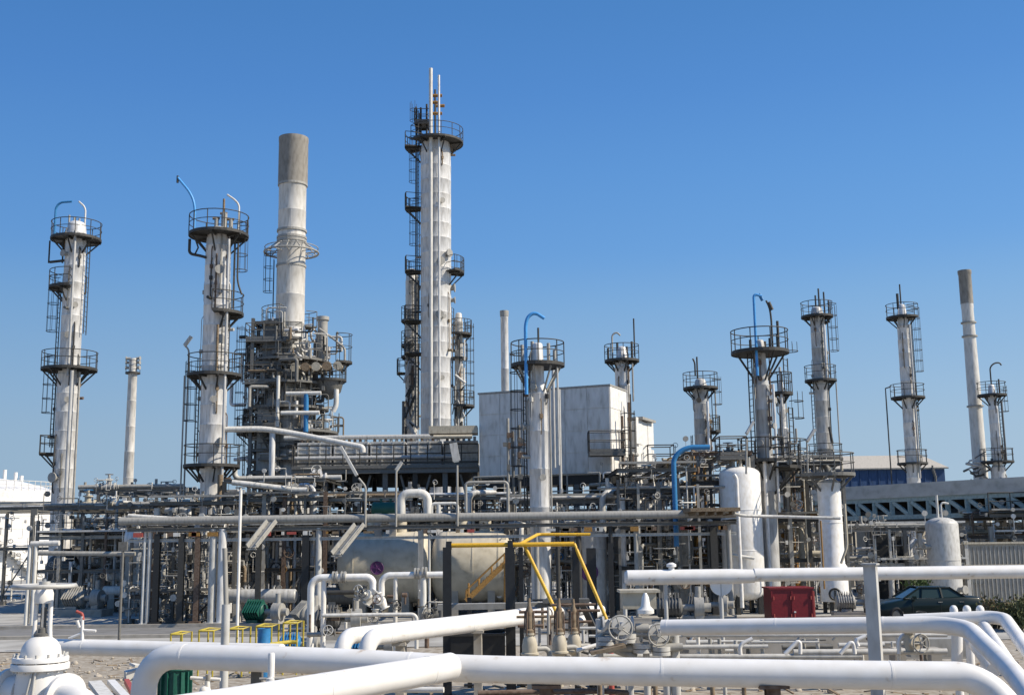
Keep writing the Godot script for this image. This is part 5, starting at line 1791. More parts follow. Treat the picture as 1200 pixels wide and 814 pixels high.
	lamp("work lamp left of the wide-crowned column's lower walkway", Vector3(P(875, 560, 54).x, 6.5, -54), [P(875, 514, 54)], P(875, 508, 54), P(883, 494, 54))
	lamp("work lamp right of the wide-crowned column", Vector3(P(947, 560, 56).x, 6.5, -56), [P(946, 520, 56)], P(946, 517, 56), P(955, 503, 56))
	# pale slanted chutes leaning out from the shelf
	var ch := [[[286, 642, 303, 640], [312, 612, 324, 612], "grey slanted chute leaning from the shelf left of the two dark drums"], [[388, 650, 400, 652], [414, 616, 428, 618], "grey slanted chute above the left drum's near end"]]
	for k in ch:
		b = B.new()
		var a := P((k[0][0] + k[0][2]) / 2.0, k[0][1], d - 1.6)
		var e := P((k[1][0] + k[1][2]) / 2.0, k[1][1], d - 0.6)
		b.beam(a, e, 0.45, 0.05)
		b.beam(a + Vector3(0.2, 0.08, 0), e + Vector3(0.2, 0.08, 0), 0.05, 0.2)
		b.beam(a + Vector3(-0.2, 0.08, 0), e + Vector3(-0.2, 0.08, 0), 0.05, 0.2)
		for q in 5: b.beam(a.lerp(e, q / 4.0) + Vector3(-0.22, -0.05, 0), a.lerp(e, q / 4.0) + Vector3(0.22, -0.05, 0), 0.06, 0.06)
		tag(put(b, "chute", M.grey), k[2], "chute")

func line(called: String, label: String, cat: String, m: String, pts: Array, r: float, bend := 0.3, seg := 14, group := "", seams := []) -> Node3D:
	# a pipe line as a thing of its own; seams: places (segment index + fraction) that carry a weld bead
	var b := B.new()
	b.path(pts, r, seg, bend)
	for t in seams:
		var i := int(t)
		var c: Vector3 = pts[i].lerp(pts[i + 1], float(t) - i)
		var dr: Vector3 = (pts[i + 1] - pts[i]).normalized()
		b.tube(c - dr * 0.010, c + dr * 0.010, r * 1.018, -1, seg)
	return tag(put(b, called, M[m]), label, cat, group) as Node3D

func PP(a: Array) -> Array:
	var out := []
	for q in a: out.append(P(q[0], q[1], q[2]))
	return out

func mid_piping() -> void:
	# pair of white pipes that run back and to the right
	line("white_pipe", "front one of two white pipes slanting up to the right, its elbow dipping at left", "pipe", "white_line", PP([[428, 790, 18.0], [430, 747, 18.0], [612, 724, 22.5], [690, 712, 25.5]]), 0.135, 0.34, 18, "", [1.1, 1.6])
	line("white_pipe", "rear one of two white pipes slanting up to the right, just showing its elbow", "pipe", "white_line", PP([[399, 790, 18.6], [401, 746, 18.6], [600, 722, 23.6], [680, 709, 26.5]]), 0.13, 0.4, 18)
	for k in [[470, 752, 19.2], [560, 738, 21.2], [645, 726, 23.6]]:
		var b := B.new()
		var p := P(k[0], k[1], k[2])
		b.box(Vector3(p.x, (p.y + terrain(k[2])) / 2, p.z), Vector3(0.14, p.y - terrain(k[2]), 0.5))
		b.box(Vector3(p.x, p.y, p.z), Vector3(0.22, 0.05, 0.9))
		tag(put(b, "pipe_support", M.concrete), "low concrete support under the white pipe pair, " + {470: "nearest their elbows", 560: "inside the black frame", 645: "right of the black frame"}[k[0]], "support")

	# white loops before the left drum
	var d := 33.0
	line("loop_pipe", "white pipe loop with flanged joint in front of the left drum, left leg tall", "pipe", "white", L([[363, 770], [363, 677], [437, 675], [437, 694]], d), 0.105, 0.3, 12)
	line("loop_pipe", "thin white drop pipe just inside the tall left loop leg", "pipe", "white", L([[378, 770], [378, 678]], d), 0.075, 0.2, 10)
	line("loop_pipe", "white pipe with a flanged joint ending at the black frame's first post", "pipe", "white", L([[447, 698], [447, 674], [524, 670]], d), 0.09, 0.25, 12)
	line("loop_pipe", "white drop pipe below the flanged joint, behind the white pipe pair", "pipe", "white_old", L([[463, 765], [463, 674]], d), 0.06, 0.2, 10)
	line("loop_pipe", "grey-white drop pipe under the double flange at the right drum", "pipe", "white_old", L([[496, 726], [495, 672]], d), 0.09, 0.2, 10)
	line("loop_pipe", "low thin white pipe shelf line in front of the left drum", "pipe", "white_old", L([[378, 721], [488, 720], [488, 760]], d - 1), 0.055, 0.15, 10)
	var o := thing("valve_cluster", "cluster of flanged valves on the white loops before the left drum", "valve", G(440, d), "")
	for k in [[392, 676, 0.1, 0], [402, 676, 0.1, 0], [488, 672, 0.09, 0], [497, 671, 0.1, 0]]:
		var b := B.new()
		var p := P(k[0], k[1], d)
		for j in 2: b.tube(p + Vector3(j * 0.09 - 0.06, 0, 0), p + Vector3(j * 0.09 - 0.01, 0, 0), 0.165, -1, 14)
		put(b, "flange", M.grey, o)
	valve(o, P(435, 700, d), Vector3(0.5, 0.8, 0).normalized(), Vector3(-0.5, 0.4, 1).normalized(), 0.08, "white_old", "grey_dark", 0.14)
	valve(o, P(447, 704, d), Vector3(-0.4, 0.8, 0).normalized(), Vector3(-0.2, 0.2, 1).normalized(), 0.08, "white", "rust", 0.13)
	valve(o, P(440, 722, d), Vector3.UP, Vector3(0, 0, 1), 0.07, "white_old", "grey_dark", 0.14)
	valve(o, P(427, 692, d), Vector3.UP, Vector3(-0.6, 0, 1), 0.05, "grey_dark", "white_old", 0.17)
	valve(o, P(463, 708, d), Vector3.UP, Vector3(0.3, 0, 1), 0.045, "grey", "grey_dark", 0.13)
	valve(o, P(495, 718, d), Vector3.UP, Vector3(0.6, 0, 1), 0.07, "grey", "grey_dark", 0.16)
	valve(o, P(510, 722, d), Vector3.RIGHT, Vector3.UP, 0.07, "grey_dark", "grey", 0.2)
	valve(o, P(386, 741, d - 2), Vector3.RIGHT, Vector3(0, 0.3, 1), 0.05, "grey_dark", "grey_light", 0.13)
	rng.seed = 51
	for k in 26:
		var p := P(rng.randf_range(345, 518), rng.randf_range(690, 745), d + rng.randf_range(-1, 2))
		var q: Vector3 = p + [Vector3(rng.randf_range(-0.9, 0.9), 0, 0), Vector3(0, rng.randf_range(-0.7, 0.5), 0)][k % 2]
		pipe(o, "pipe", pick(["grey", "white_old", "rust", "steel", "grey_dark", "brown"]), [p, q], pick([0.03, 0.045, 0.07]), 0.1, 6)
	pump("pump", "blue motored pump on a plinth just before the left drum's saddle", G(440, 34.5), 0.75, "blue", 0.2)
	pump("pump", "blue motored pump at the foot of the tall loop leg", G(352, 36), 0.7, "blue", 0.1)
	pump("pump", "grey pump in the shade under the left drum", G(398, 44), 1.0, "grey_dark", 0.0)
	pump("pump", "green pump low between the two dark columns at left", G(310, 49), 1.0, "green", 0.3)
	pump("pump", "grey pump at the foot of the dark left rack", G(98, 60), 1.2, "grey", 0.2)
	pump("pump", "grey pump beneath the fat dark post of the pipe shelf", G(362, 47), 1.0, "grey", 1.0)
	pump("pump", "dark pump left of the red box under the white vessel", G(832, 50), 1.0, "grey_dark", 0.3)
	pump("pump", "dark pump below the disc saddle of the upper right pipe", G(800, 47), 1.1, "grey_dark", 0.1)
	pump("pump", "small grey pump left of the car's nose", G(1003, 52), 0.9, "grey", 0.1)

	# poles
	var b := B.new()
	var g := P(277, 760, 38)
	b.path([Vector3(g.x, 0, g.z), Vector3(g.x, P(277, 574, 38).y, g.z)], 0.05, 10)
	b.box(Vector3(g.x, 0.05, g.z), Vector3(0.4, 0.1, 0.4))
	tag(put(b, "pole", M.white), "tall thin white pole standing before the left pipe shelf", "pole")
	g = P(262, 800, 15)
	o = thing("pole", "grey pole with a thicker sleeve, rising behind the elbow pipe at left", "pole", Vector3(g.x, terrain(15), g.z))
	b = B.new()
	b.tube(Vector3(g.x, terrain(15), g.z), Vector3(g.x, P(262, 708, 15).y, g.z), 0.055, -1, 12)
	put(b, "sleeve", M.grey_light, o)
	b = B.new()
	b.tube(Vector3(g.x, P(262, 708, 15).y, g.z), P(263, 642, 15), 0.032, -1, 10)
	put(b, "shaft", M.grey, o)
	for k in [[139, 640, 757, 40, "thin dark marker pole standing on the pavement at left"], [33, 600, 700, 55, "thin pole beside the leftmost column's foot"]]:
		b = B.new()
		b.tube(G(k[0], k[3]), Vector3(G(k[0], k[3]).x, P(k[0], k[1], k[3]).y, -k[3]), 0.05, -1, 8)
		b.box(Vector3(G(k[0], k[3]).x, P(k[0], k[1], k[3]).y, -k[3]), Vector3(0.3, 0.3, 0.1))
		tag(put(b, "pole", M.steel_grey), k[4], "pole")
	# white post frame at far left
	o = thing("sampling_stand", "white sampling stand on two posts left of the dark squat drum", "stand", G(34, 52))
	for k in [30, 37]:
		b = B.new()
		b.tube(G(k, 52), Vector3(G(k, 52).x, P(k, 638, 52).y, -52), 0.09, -1, 10)
		put(b, "post", M.white_old, o)
	pipe(o, "pipe", "white_old", [P(36, 637, 52), P(69, 636, 52)], 0.12, 0.2)
	pipe(o, "pipe", "grey", [P(44, 648, 53), P(158, 649, 53)], 0.11, 0.2)

	# yellow guards with a blue barrel
	var yg := [[200, 213, 743, "short yellow guard rail nearest the green motor"], [233, 250, 739, "yellow guard rail left of the grey sleeved pole"], [268, 284, 737, "yellow guard rail around the tall white pole"], [300, 318, 734, "yellow guard rail left of the blue barrel"], [332, 348, 730, "tallest yellow guard rail, right of the blue barrel"]]
	for k in yg:
		d = 30.0
		var a := P(k[0], k[2], d)
		var e := P(k[1], k[2], d)
		o = thing("guard_rail", k[3], "guard rail", Vector3((a.x + e.x) / 2, terrain(d), -d), "yellow guard rails")
		for zz in [0.0, -0.9]:
			for xx in [a.x, e.x]:
				b = B.new()
				b.tube(Vector3(xx, terrain(d), -d + zz), Vector3(xx, a.y, -d + zz), 0.024, -1, 8)
				put(b, "post", M.yellow_green, o)
		for yy in [a.y, a.y * 0.55]:
			b = B.new()
			b.path([Vector3(a.x, yy, -d), Vector3(e.x, yy, -d), Vector3(e.x, yy, -d - 0.9), Vector3(a.x, yy, -d - 0.9), Vector3(a.x, yy, -d)], 0.026, 8)
			put(b, "rail", M.yellow_green, o)
	b = B.new()
	var bp := P(309, 757, 29.4)
	bp.y = terrain(29.4)
	var bh := P(309, 736, 29.4).y - bp.y
	b.lathe(bp, [[0.02, 0.0], [0.155, 0.0], [0.165, 0.03], [0.16, bh * 0.33], [0.172, bh * 0.35], [0.16, bh * 0.37], [0.16, bh * 0.66], [0.172, bh * 0.68], [0.16, bh * 0.7], [0.16, bh - 0.03], [0.165, bh], [0.145, bh], [0.145, bh - 0.02], [0.02, bh - 0.02]], 20)
	tag(put(b, "barrel", M.blue), "blue steel barrel standing among the yellow guard rails", "barrel")
	b = B.new()
	b.path([P(348, 752, 30), P(338, 752, 30), P(300, 757, 29), P(290, 758, 29)], 0.05, 8, 0.1)
	tag(put(b, "floor_pipe", M.yellow_green), "low yellow pipe lying along the guard rails", "pipe")

	# rusty yellow stair in front of the right drum
	d = 46.0
	o = thing("stair", "rusty yellow stair climbing across the right grey drum", "stair", G(560, d))
	for k in [0.0, -0.8]:
		b = B.new()
		b.beam(P(546, 704, d) + Vector3(0, 0, k), P(592, 660, d) + Vector3(0, 0, k), 0.06, 0.2)
		put(b, "stringer", M.yellow_rust, o)
		b = B.new()
		b.tube(P(546, 692, d) + Vector3(0, 0, k), P(592, 648, d) + Vector3(0, 0, k), 0.035)
		for j in 4: b.tube(P(546 + j * 15, 704 - j * 14.5, d) + Vector3(0, 0, k), P(546 + j * 15, 692 - j * 14.5, d) + Vector3(0, 0, k), 0.03)
		put(b, "hand_rail", M.yellow_rust, o)
	for j in 11:
		b = B.new()
		b.box(P(546, 704, d).lerp(P(592, 660, d), (j + 0.5) / 11.0) + Vector3(0, 0.05, -0.4), Vector3(0.24, 0.04, 0.78))
		put(b, "tread", M.yellow_rust, o)
	b = B.new()
	b.tube(G(549, d), P(549, 683, d), 0.04)
	b.tube(G(592, d), P(592, 660, d), 0.06)
	put(b, "post", M.yellow_rust, o)

func crossover() -> void:
	var d := 24.0
	var gy := terrain(d)
	var o := thing("crossover_frame", "black frame with yellow top rail and yellow stair handrails at centre", "crossover", Vector3(P(597, 760, d).x, gy, -d))
	var legs := [[524, d, 641, 0.17, ""], [598, d, 641, 0.20, ""], [611, d + 2.6, 641, 0.10, ""], [675, d, 641, 0.12, ""], [694, d + 1.6, 642, 0.2, ""], [717, d + 1.4, 636, 0.11, ""], [550, d + 2.6, 700, 0.1, ""]]
	for k in legs:
		var p := P(k[0], 700, k[1])
		var b := B.new()
		b.ibeam(Vector3(p.x, terrain(k[1]) - 0.05, p.z), Vector3(p.x, P(k[0], k[2], k[1]).y, p.z), k[3], k[3])
		b.box(Vector3(p.x, terrain(k[1]) + 0.02, p.z), Vector3(k[3] + 0.16, 0.04, k[3] + 0.16))
		put(b, "leg", M.black, o)
	var a := P(526, 639, d)
	var c := P(598, 639, d)
	var e := P(673, 639, d)
	c.y = a.y
	e.y = a.y
	var b := B.new()
	b.path([a, e], 0.046, 12)
	put(b, "top_rail", M.yellow, o)
	for q in [a, c]:
		b = B.new()
		b.box(q, Vector3(0.11, 0.17, 0.13))
		put(b, "rail_bracket", M.black, o)
	var f1 := P(620, 636, d + 1.2)
	f1.y = a.y
	b = B.new()
	b.path([P(606, 639, d) + Vector3(0, 0, -0.05), P(630, 626, d + 2.6), P(692, 626, d + 2.6)], 0.036, 10, 0.1)
	put(b, "rear_rail", M.yellow, o)
	# stair handrails that come down to the right, treads between them
	var n0 := e
	var n1 := P(715, 735, d - 0.6)
	var f0 := P(615, 640, d + 0.05)
	var f2 := P(652, 717, d - 0.6)
	b = B.new()
	b.path([n0, n1, n1 + Vector3(0, -0.35, 0)], 0.037, 10, 0.06)
	put(b, "hand_rail", M.yellow, o)
	b = B.new()
	b.path([f0, f2, f2 + Vector3(0.02, -0.5, 0)], 0.037, 10, 0.06)
	put(b, "hand_rail", M.yellow, o)
	b = B.new()
	b.tube(n1 + Vector3(0, -0.3, 0), Vector3(n1.x, terrain(d) - 0.05, n1.z), 0.055)
	put(b, "rail_foot", M.red_pale, o)
	for k in 7:
		b = B.new()
		var t := (k + 0.6) / 7.5
		var w0 := f0.lerp(f2, t) + Vector3(0.1, -1.0, -0.3)
		var w1 := n0.lerp(n1, t) + Vector3(-0.1, -1.0, -0.3)
		b.beam(w0, w1, 0.2, 0.035)
		if w0.y > terrain(d): put(b, "tread", M.steel, o)
	b = B.new()
	b.beam(P(684, 708, d - 0.3), P(706, 756, d - 0.6), 0.1, 0.14)
	put(b, "brace", M.black, o)
	# level grey beam that the white pipes pass under
	b = B.new()
	b.beam(P(513, 711, d + 0.6), P(690, 708, d + 0.6), 0.3, 0.12)
	put(b, "cross_beam", M.grey, o)
	b = B.new()
	b.beam(P(636, 704, d + 0.2), P(690, 703, d + 0.2), 0.5, 0.07)
	put(b, "platform", M.grey_dark, o)
	# black trough between the two front legs
	var t0 := P(527, 746, d - 0.1)
	var t1 := P(593, 746, d - 0.1)
	o = thing("trough", "black open trough set between the two front legs of the black frame", "trough", Vector3((t0.x + t1.x) / 2, gy, -d + 0.1))
	var hh := t0.y - gy
	var wd := t1.x - t0.x - 0.05
	var mid := Vector3((t0.x + t1.x) / 2, gy, -d - 0.35)
	b = B.new()
	var bd := 0.42   # the trough hangs between the legs, clear of the ground
	for z in [-0.55, 0.55]: b.box(mid + Vector3(0, hh - bd / 2 + 0.02, z), Vector3(wd, bd, 0.05))
	for xx in [-0.5, 0.5]: b.box(mid + Vector3(xx * (wd - 0.05), hh - bd / 2 + 0.018, 0), Vector3(0.05, bd - 0.01, 1.05))
	b.box(mid + Vector3(0, hh - bd * 0.8, 0), Vector3(wd - 0.1, 0.05, 1.04))
	put(b, "body", M.black, o)
	b = B.new()
	for z in [-0.55, 0.55]: b.box(mid + Vector3(0, hh + 0.045, z), Vector3(wd + 0.04, 0.05, 0.12))
	put(b, "rim", M.steel, o)
	# relief valves shaped like bells
	var names := ["bell-shaped beige relief valve just right of the black trough", "left one of two bell-shaped relief valves under the yellow stair", "right one of two bell-shaped relief valves under the yellow stair"]
	for k in 3:
		var q: Array = [[621, 768, 18.0, 1.0], [656, 766, 18.6, 1.0], [673, 764, 19.4, 1.0]][k]
		var g: Vector3 = P(q[0], q[1], q[2])
		o = thing("relief_valve", names[k], "valve", g, "bell-shaped relief valves")
		b = B.new()
		b.lathe(g, [[0.05, -0.5], [0.05, -0.05], [0.125, 0.0], [0.14, 0.015], [0.14, 0.04], [0.118, 0.05], [0.12, 0.14], [0.10, 0.24], [0.07, 0.30], [0.09, 0.31], [0.09, 0.34]], 18)
		put(b, "bell", M.beige, o)
		b = B.new()
		b.lathe(g, [[0.085, 0.34], [0.085, 0.38], [0.06, 0.4], [0.055, 0.68], [0.03, 0.74], [0.02, 0.86]], 14)
		put(b, "bonnet", M.brown, o)
		b = B.new()
		for j in 4: b.tube(g + Vector3(cos(j * 1.57 + 0.5) * 0.09, 0.3, sin(j * 1.57 + 0.5) * 0.09), g + Vector3(cos(j * 1.57 + 0.5) * 0.075, 0.66, sin(j * 1.57 + 0.5) * 0.075), 0.013, -1, 5)
		put(b, "yoke", M.rust, o)
		pipe(o, "pipe", "grey", [g + Vector3(0.1, 0.1, 0), g + Vector3(0.3, 0.1, -0.1), g + Vector3(0.3, -0.5, -0.1)], 0.04, 0.1)
	o = thing("relief_piping", "thin rusty and grey branch pipes round the bell-shaped relief valves", "pipe", P(650, 760, 20.5))
	rng.seed = 60
	for k in 16:
		var p := P(rng.randf_range(604, 692), rng.randf_range(708, 752), rng.randf_range(19, 22))
		var x2: Vector3 = p + (Vector3(0, rng.randf_range(-0.7, -0.25), 0) if k % 2 else Vector3(rng.randf_range(0.3, 0.8), 0, 0))
		pipe(o, "pipe", pick(["rust", "grey_light", "brown", "grey"]), [p, x2], 0.025, 0.1, 8)

func valve_station() -> void:
	var d := 17.0
	var o := thing("valve_station", "grey valve station with two hand wheels facing the camera, left of the white pipes", "valve", P(745, 790, d))
	var b := B.new()
	for k in [[724, 733, 0.17], [768, 741, 0.15]]:
		var c := P(k[0], k[1], d)
		var w := B.new()
		hand_wheel(w, c + Vector3(0, 0, 0.42), Vector3(0.12, 0.1, 1), k[2], 5)
		put(w, "hand_wheel", M.grey, o)
		b = B.new()
		bits(b, c + Vector3(0, 0, 0), Vector3.RIGHT, Vector3(0.12, 0.1, 1).normalized(), 0.075)
		put(b, "valve", M.grey_light, o)
	b = B.new()
	b.box(P(748, 703, d + 0.6), Vector3(0.5, 0.24, 0.4))
	b.box(P(748, 692, d + 0.6), Vector3(0.6, 0.04, 0.5))
	put(b, "box", M.beige, o)
	b = B.new()
	b.lathe(P(757, 721, d - 0.1), [[0.04, 0.0], [0.12, 0.03], [0.12, 0.08], [0.07, 0.13], [0.05, 0.26], [0.02, 0.32]], 14)
	put(b, "positioner", M.white, o)
	for k in [[702, 725, 0.075], [738, 752, 0.06], [757, 752, 0.07], [780, 750, 0.08], [790, 735, 0.1]]:
		pipe(o, "pipe", "grey_light", [P(k[0], k[1], d), Vector3(P(k[0], k[1], d).x, terrain(d) - 0.05, -d)], k[2] * 0.7, 0.1, 10)
	for k in [[700, 740, 790, 745, 0.045], [704, 760, 800, 758, 0.06], [716, 728, 700, 748, 0.05], [745, 736, 760, 736, 0.07], [722, 762, 746, 770, 0.05]]:
		pipe(o, "pipe", "grey", [P(k[0], k[1], d - 0.1), P(k[2], k[3], d - 0.1)], k[4], 0.1, 10)
	for k in [[711, 748], [735, 745], [752, 757], [775, 760]]:
		b = B.new()
		var c := P(k[0], k[1], d - 0.15)
		b.tube(c - Vector3(0.0, 0.03, 0), c + Vector3(0, 0.03, 0), 0.13, -1, 14)
		b.tube(c - Vector3(0.0, 0.09, 0), c - Vector3(0, 0.04, 0), 0.13, -1, 14)
		put(b, "flange", M.grey_light, o)
	b = B.new()
	b.box(P(712, 760, d - 0.4), Vector3(0.5, 0.04, 0.4), Basis(Vector3.BACK, 0.2))
	put(b, "cover_plate", M.brown, o)
	line("white_pipe", "fallen white pipe end leaning at the valve station's left", "pipe", "white_line", PP([[676, 762, 17.2], [726, 748, 17.4]]), 0.03, 0.1, 12)
	line("white_pipe", "short white pipe stub behind the yellow stair foot", "pipe", "white_line", PP([[668, 735, 25.6], [705, 714, 26.4]]), 0.12, 0.1, 12)

	# upper right white pipe: reducer, saddle, and posts
	d = 20.0
	var y := P(790, 676, d).y
	o = thing("white_pipe", "upper long white pipe at right with a reducer and a half-disc saddle", "pipe", P(735, 700, d))
	var xa := P(735, 676, d).x
	var xr := P(856, 676, d).x
	var xs := P(884, 676, d).x
	var xe := P(1300, 670, d).x
	b = B.new()
	var xbas := Basis(Vector3.UP, Vector3.RIGHT, Vector3.FORWARD)
	b.lathe(Vector3(xa, y, -d), [[0.02, -0.05], [0.09, -0.04], [0.127, 0.0], [0.127, xr - xa], [0.126, xr - xa + 0.05], [0.112, xs - xa]], 22, xbas)
	put(b, "wide_run", M.white_line, o)
	b = B.new()
	b.path([Vector3(xs, y + 0.018, -d), Vector3(xe, y + 0.018, -d)], 0.112, 22)
	put(b, "narrow_run", M.white_line, o)
	b = B.new()
	b.tube(Vector3(P(845, 681, d).x, y - 0.13, -d - 0.02), Vector3(P(845, 681, d).x, y - 0.13, -d + 0.03), 0.19, -1, 26)
	put(b, "saddle", M.white, o)
	for k in [[845, 694], [780, 690], [732, 690]]:
		b = B.new()
		var p := P(k[0], k[1], d)
		b.tube(Vector3(p.x, terrain(d), -d), Vector3(p.x, y - 0.1, -d), 0.035, -1, 8)
		put(b, "support", M.grey_light, o)
	for k in [[787, 668], [1078, 664]]:
		b = B.new()
		var p := P(k[0], k[1], d)
		b.lathe(p, [[0.05, -0.05], [0.05, 0.05], [0.085, 0.06], [0.085, 0.1], [0.03, 0.13]], 12)
		if k[0] < 800: put(b, "vent_stub", M.white, o)

	# middle right white pipes that swing down towards us at the right edge
	line("white_pipe", "middle long white pipe at right that bends down beside its twin", "pipe", "white_line", PP([[776, 735, 16.0], [1130, 731, 14.6], [1196, 796, 12.0], [1230, 850, 11.0]]), 0.105, 0.5, 22, "", [0.02, 0.4, 0.75])
	line("white_pipe", "rear white pipe at right whose elbow shows above its twin", "pipe", "white_line", PP([[1060, 727, 16.4], [1176, 722, 16.0], [1190, 742, 15.0], [1240, 815, 13.0]]), 0.088, 0.3, 20)
	line("white_pipe", "thin white pipe slanting down under the twin bends, left one", "pipe", "white_line", PP([[1095, 728, 16.6], [1128, 736, 16.0], [1165, 785, 13.6]]), 0.075, 0.3, 16)
	line("white_pipe", "thin white pipe slanting down under the twin bends, right one", "pipe", "white_line", PP([[1120, 724, 16.8], [1152, 730, 16.2], [1192, 790, 13.4]]), 0.075, 0.3, 16)
	var sl := ["left of three domed white posts behind the twin bends", "middle of three domed white posts behind the twin bends", "right of three domed white posts behind the twin bends"]
	for k in 3:
		var px := 1118.0 + k * 15.5
		b = B.new()
		var p := P(px, 714, 17.0)
		b.lathe(Vector3(p.x, terrain(17), p.z), [[0.058, 0.0], [0.058, p.y - terrain(17)], [0.05, p.y - terrain(17) + 0.03], [0.03, p.y - terrain(17) + 0.055], [0.01, p.y - terrain(17) + 0.062]], 16)
		tag(put(b, "bollard", M.white_line), sl[k], "post", "domed white posts")
	line("white_pipe", "upright white pipe under the middle long pipe's bend", "pipe", "white_line", PP([[1122, 735, 14.9], [1122, 800, 14.9]]), 0.068, 0.2, 16)
	# square post before them
	d = 14.5
	o = thing("square_post", "square grey post standing in front of the two long white pipes at right", "post", Vector3(P(1020, 800, d).x, terrain(d), -d))
	var pt := P(1020, 662, d)
	b = B.new()
	b.box(Vector3(pt.x, (pt.y + terrain(d)) / 2, -d), Vector3(0.15, pt.y - terrain(d), 0.13), Basis(Vector3.UP, -0.5))
	put(b, "shaft", M.grey_light, o)
	b = B.new()
	b.box(Vector3(pt.x, pt.y + 0.012, -d), Vector3(0.19, 0.022, 0.19), Basis(Vector3.UP, -0.5))
	put(b, "cap_plate", M.grey_light, o)

	# low clutter between middle and bottom pipes
	d = 17.5
	o = thing("low_manifold", "low grey manifold of thin pipes and brackets between the long white pipes", "pipe", P(880, 775, d))
	for k in [[690, 745, 800, 745, 0.02], [800, 744, 1110, 744, 0.03], [690, 769, 1010, 769, 0.04], [800, 758, 900, 757, 0.035], [930, 764, 1110, 763, 0.045], [880, 752, 960, 752, 0.022]]:
		pipe(o, "pipe", "grey_light", [P(k[0], k[1], d), P(k[2], k[3], d)], k[4], 0.1, 8)
	for k in [[793, 735, 775, "white"], [818, 745, 778, "white"], [832, 748, 775, "grey"], [843, 748, 775, "grey"], [862, 750, 772, "grey_light"], [876, 749, 775, "steel_grey"], [893, 749, 770, "grey_light"], [942, 748, 775, "grey"], [958, 748, 772, "grey_light"], [1003, 745, 775, "white"], [1052, 745, 772, "white_old"], [1083, 742, 772, "steel_grey"]]:
		pipe(o, "upright", k[3], L([[k[0], k[1]], [k[0], k[2] + 25]], d + 0.1), 0.028, 0.1, 8)
	for k in [[868, 767, 867, 755, 882, 748], [920, 766, 938, 748, 938, 766], [985, 766, 1000, 749, 1002, 766], [1006, 757, 1003, 750, 1015, 745], [1054, 766, 1054, 745, 1072, 741]]:
		pipe(o, "branch", "white", [P(k[0], k[1], d - 0.2), P(k[2], k[3], d - 0.2), P(k[4], k[5], d - 0.2)], 0.03, 0.1, 10)
	valve(o, P(1066, 752, d - 0.3), Vector3.UP, Vector3(0.3, 0, 1), 0.05, "beige", "grey", 0.13)
	valve(o, P(1080, 731, d - 0.6), Vector3.RIGHT, Vector3(0, 1, 0.2), 0.03, "grey_dark", "steel", 0.07)
	rng.seed = 71
	for k in 22:
		var p := P(rng.randf_range(790, 1105), rng.randf_range(746, 772), d + rng.randf_range(0.2, 2.0))
		pipe(o, "pipe", pick(["grey", "grey_light", "rust", "steel_grey", "white_old"]), [p, p + ([Vector3(rng.randf_range(0.2, 1.0), 0, 0), Vector3(0, -0.4, 0), Vector3(rng.randf_range(-0.3, 0.3), 0.25, 0)][k % 3] as Vector3)], pick([0.018, 0.025, 0.04]), 0.05, 7)
	for k in 8:
		b = B.new()
		b.box(P(800 + k * 42, 768, d + 0.5), Vector3(0.16, 0.24, 0.3))
		put(b, "sleeper", M.concrete, o)
	b = B.new()
	b.box(P(790, 742, 24) + Vector3(2.4, -0.35, -0.4), Vector3(7.5, 0.5, 0.3))
	tag(put(b, "low_wall", M.concrete), "low concrete wall behind the grey manifold at right", "wall")
	b = B.new()
	b.box(P(1100, 757, 19) + Vector3(-0.1, 0, 0), Vector3(0.9, 0.28, 0.6))
	tag(put(b, "junction_box", M.grey), "flat grey box beside the upright white pipe at right", "box")

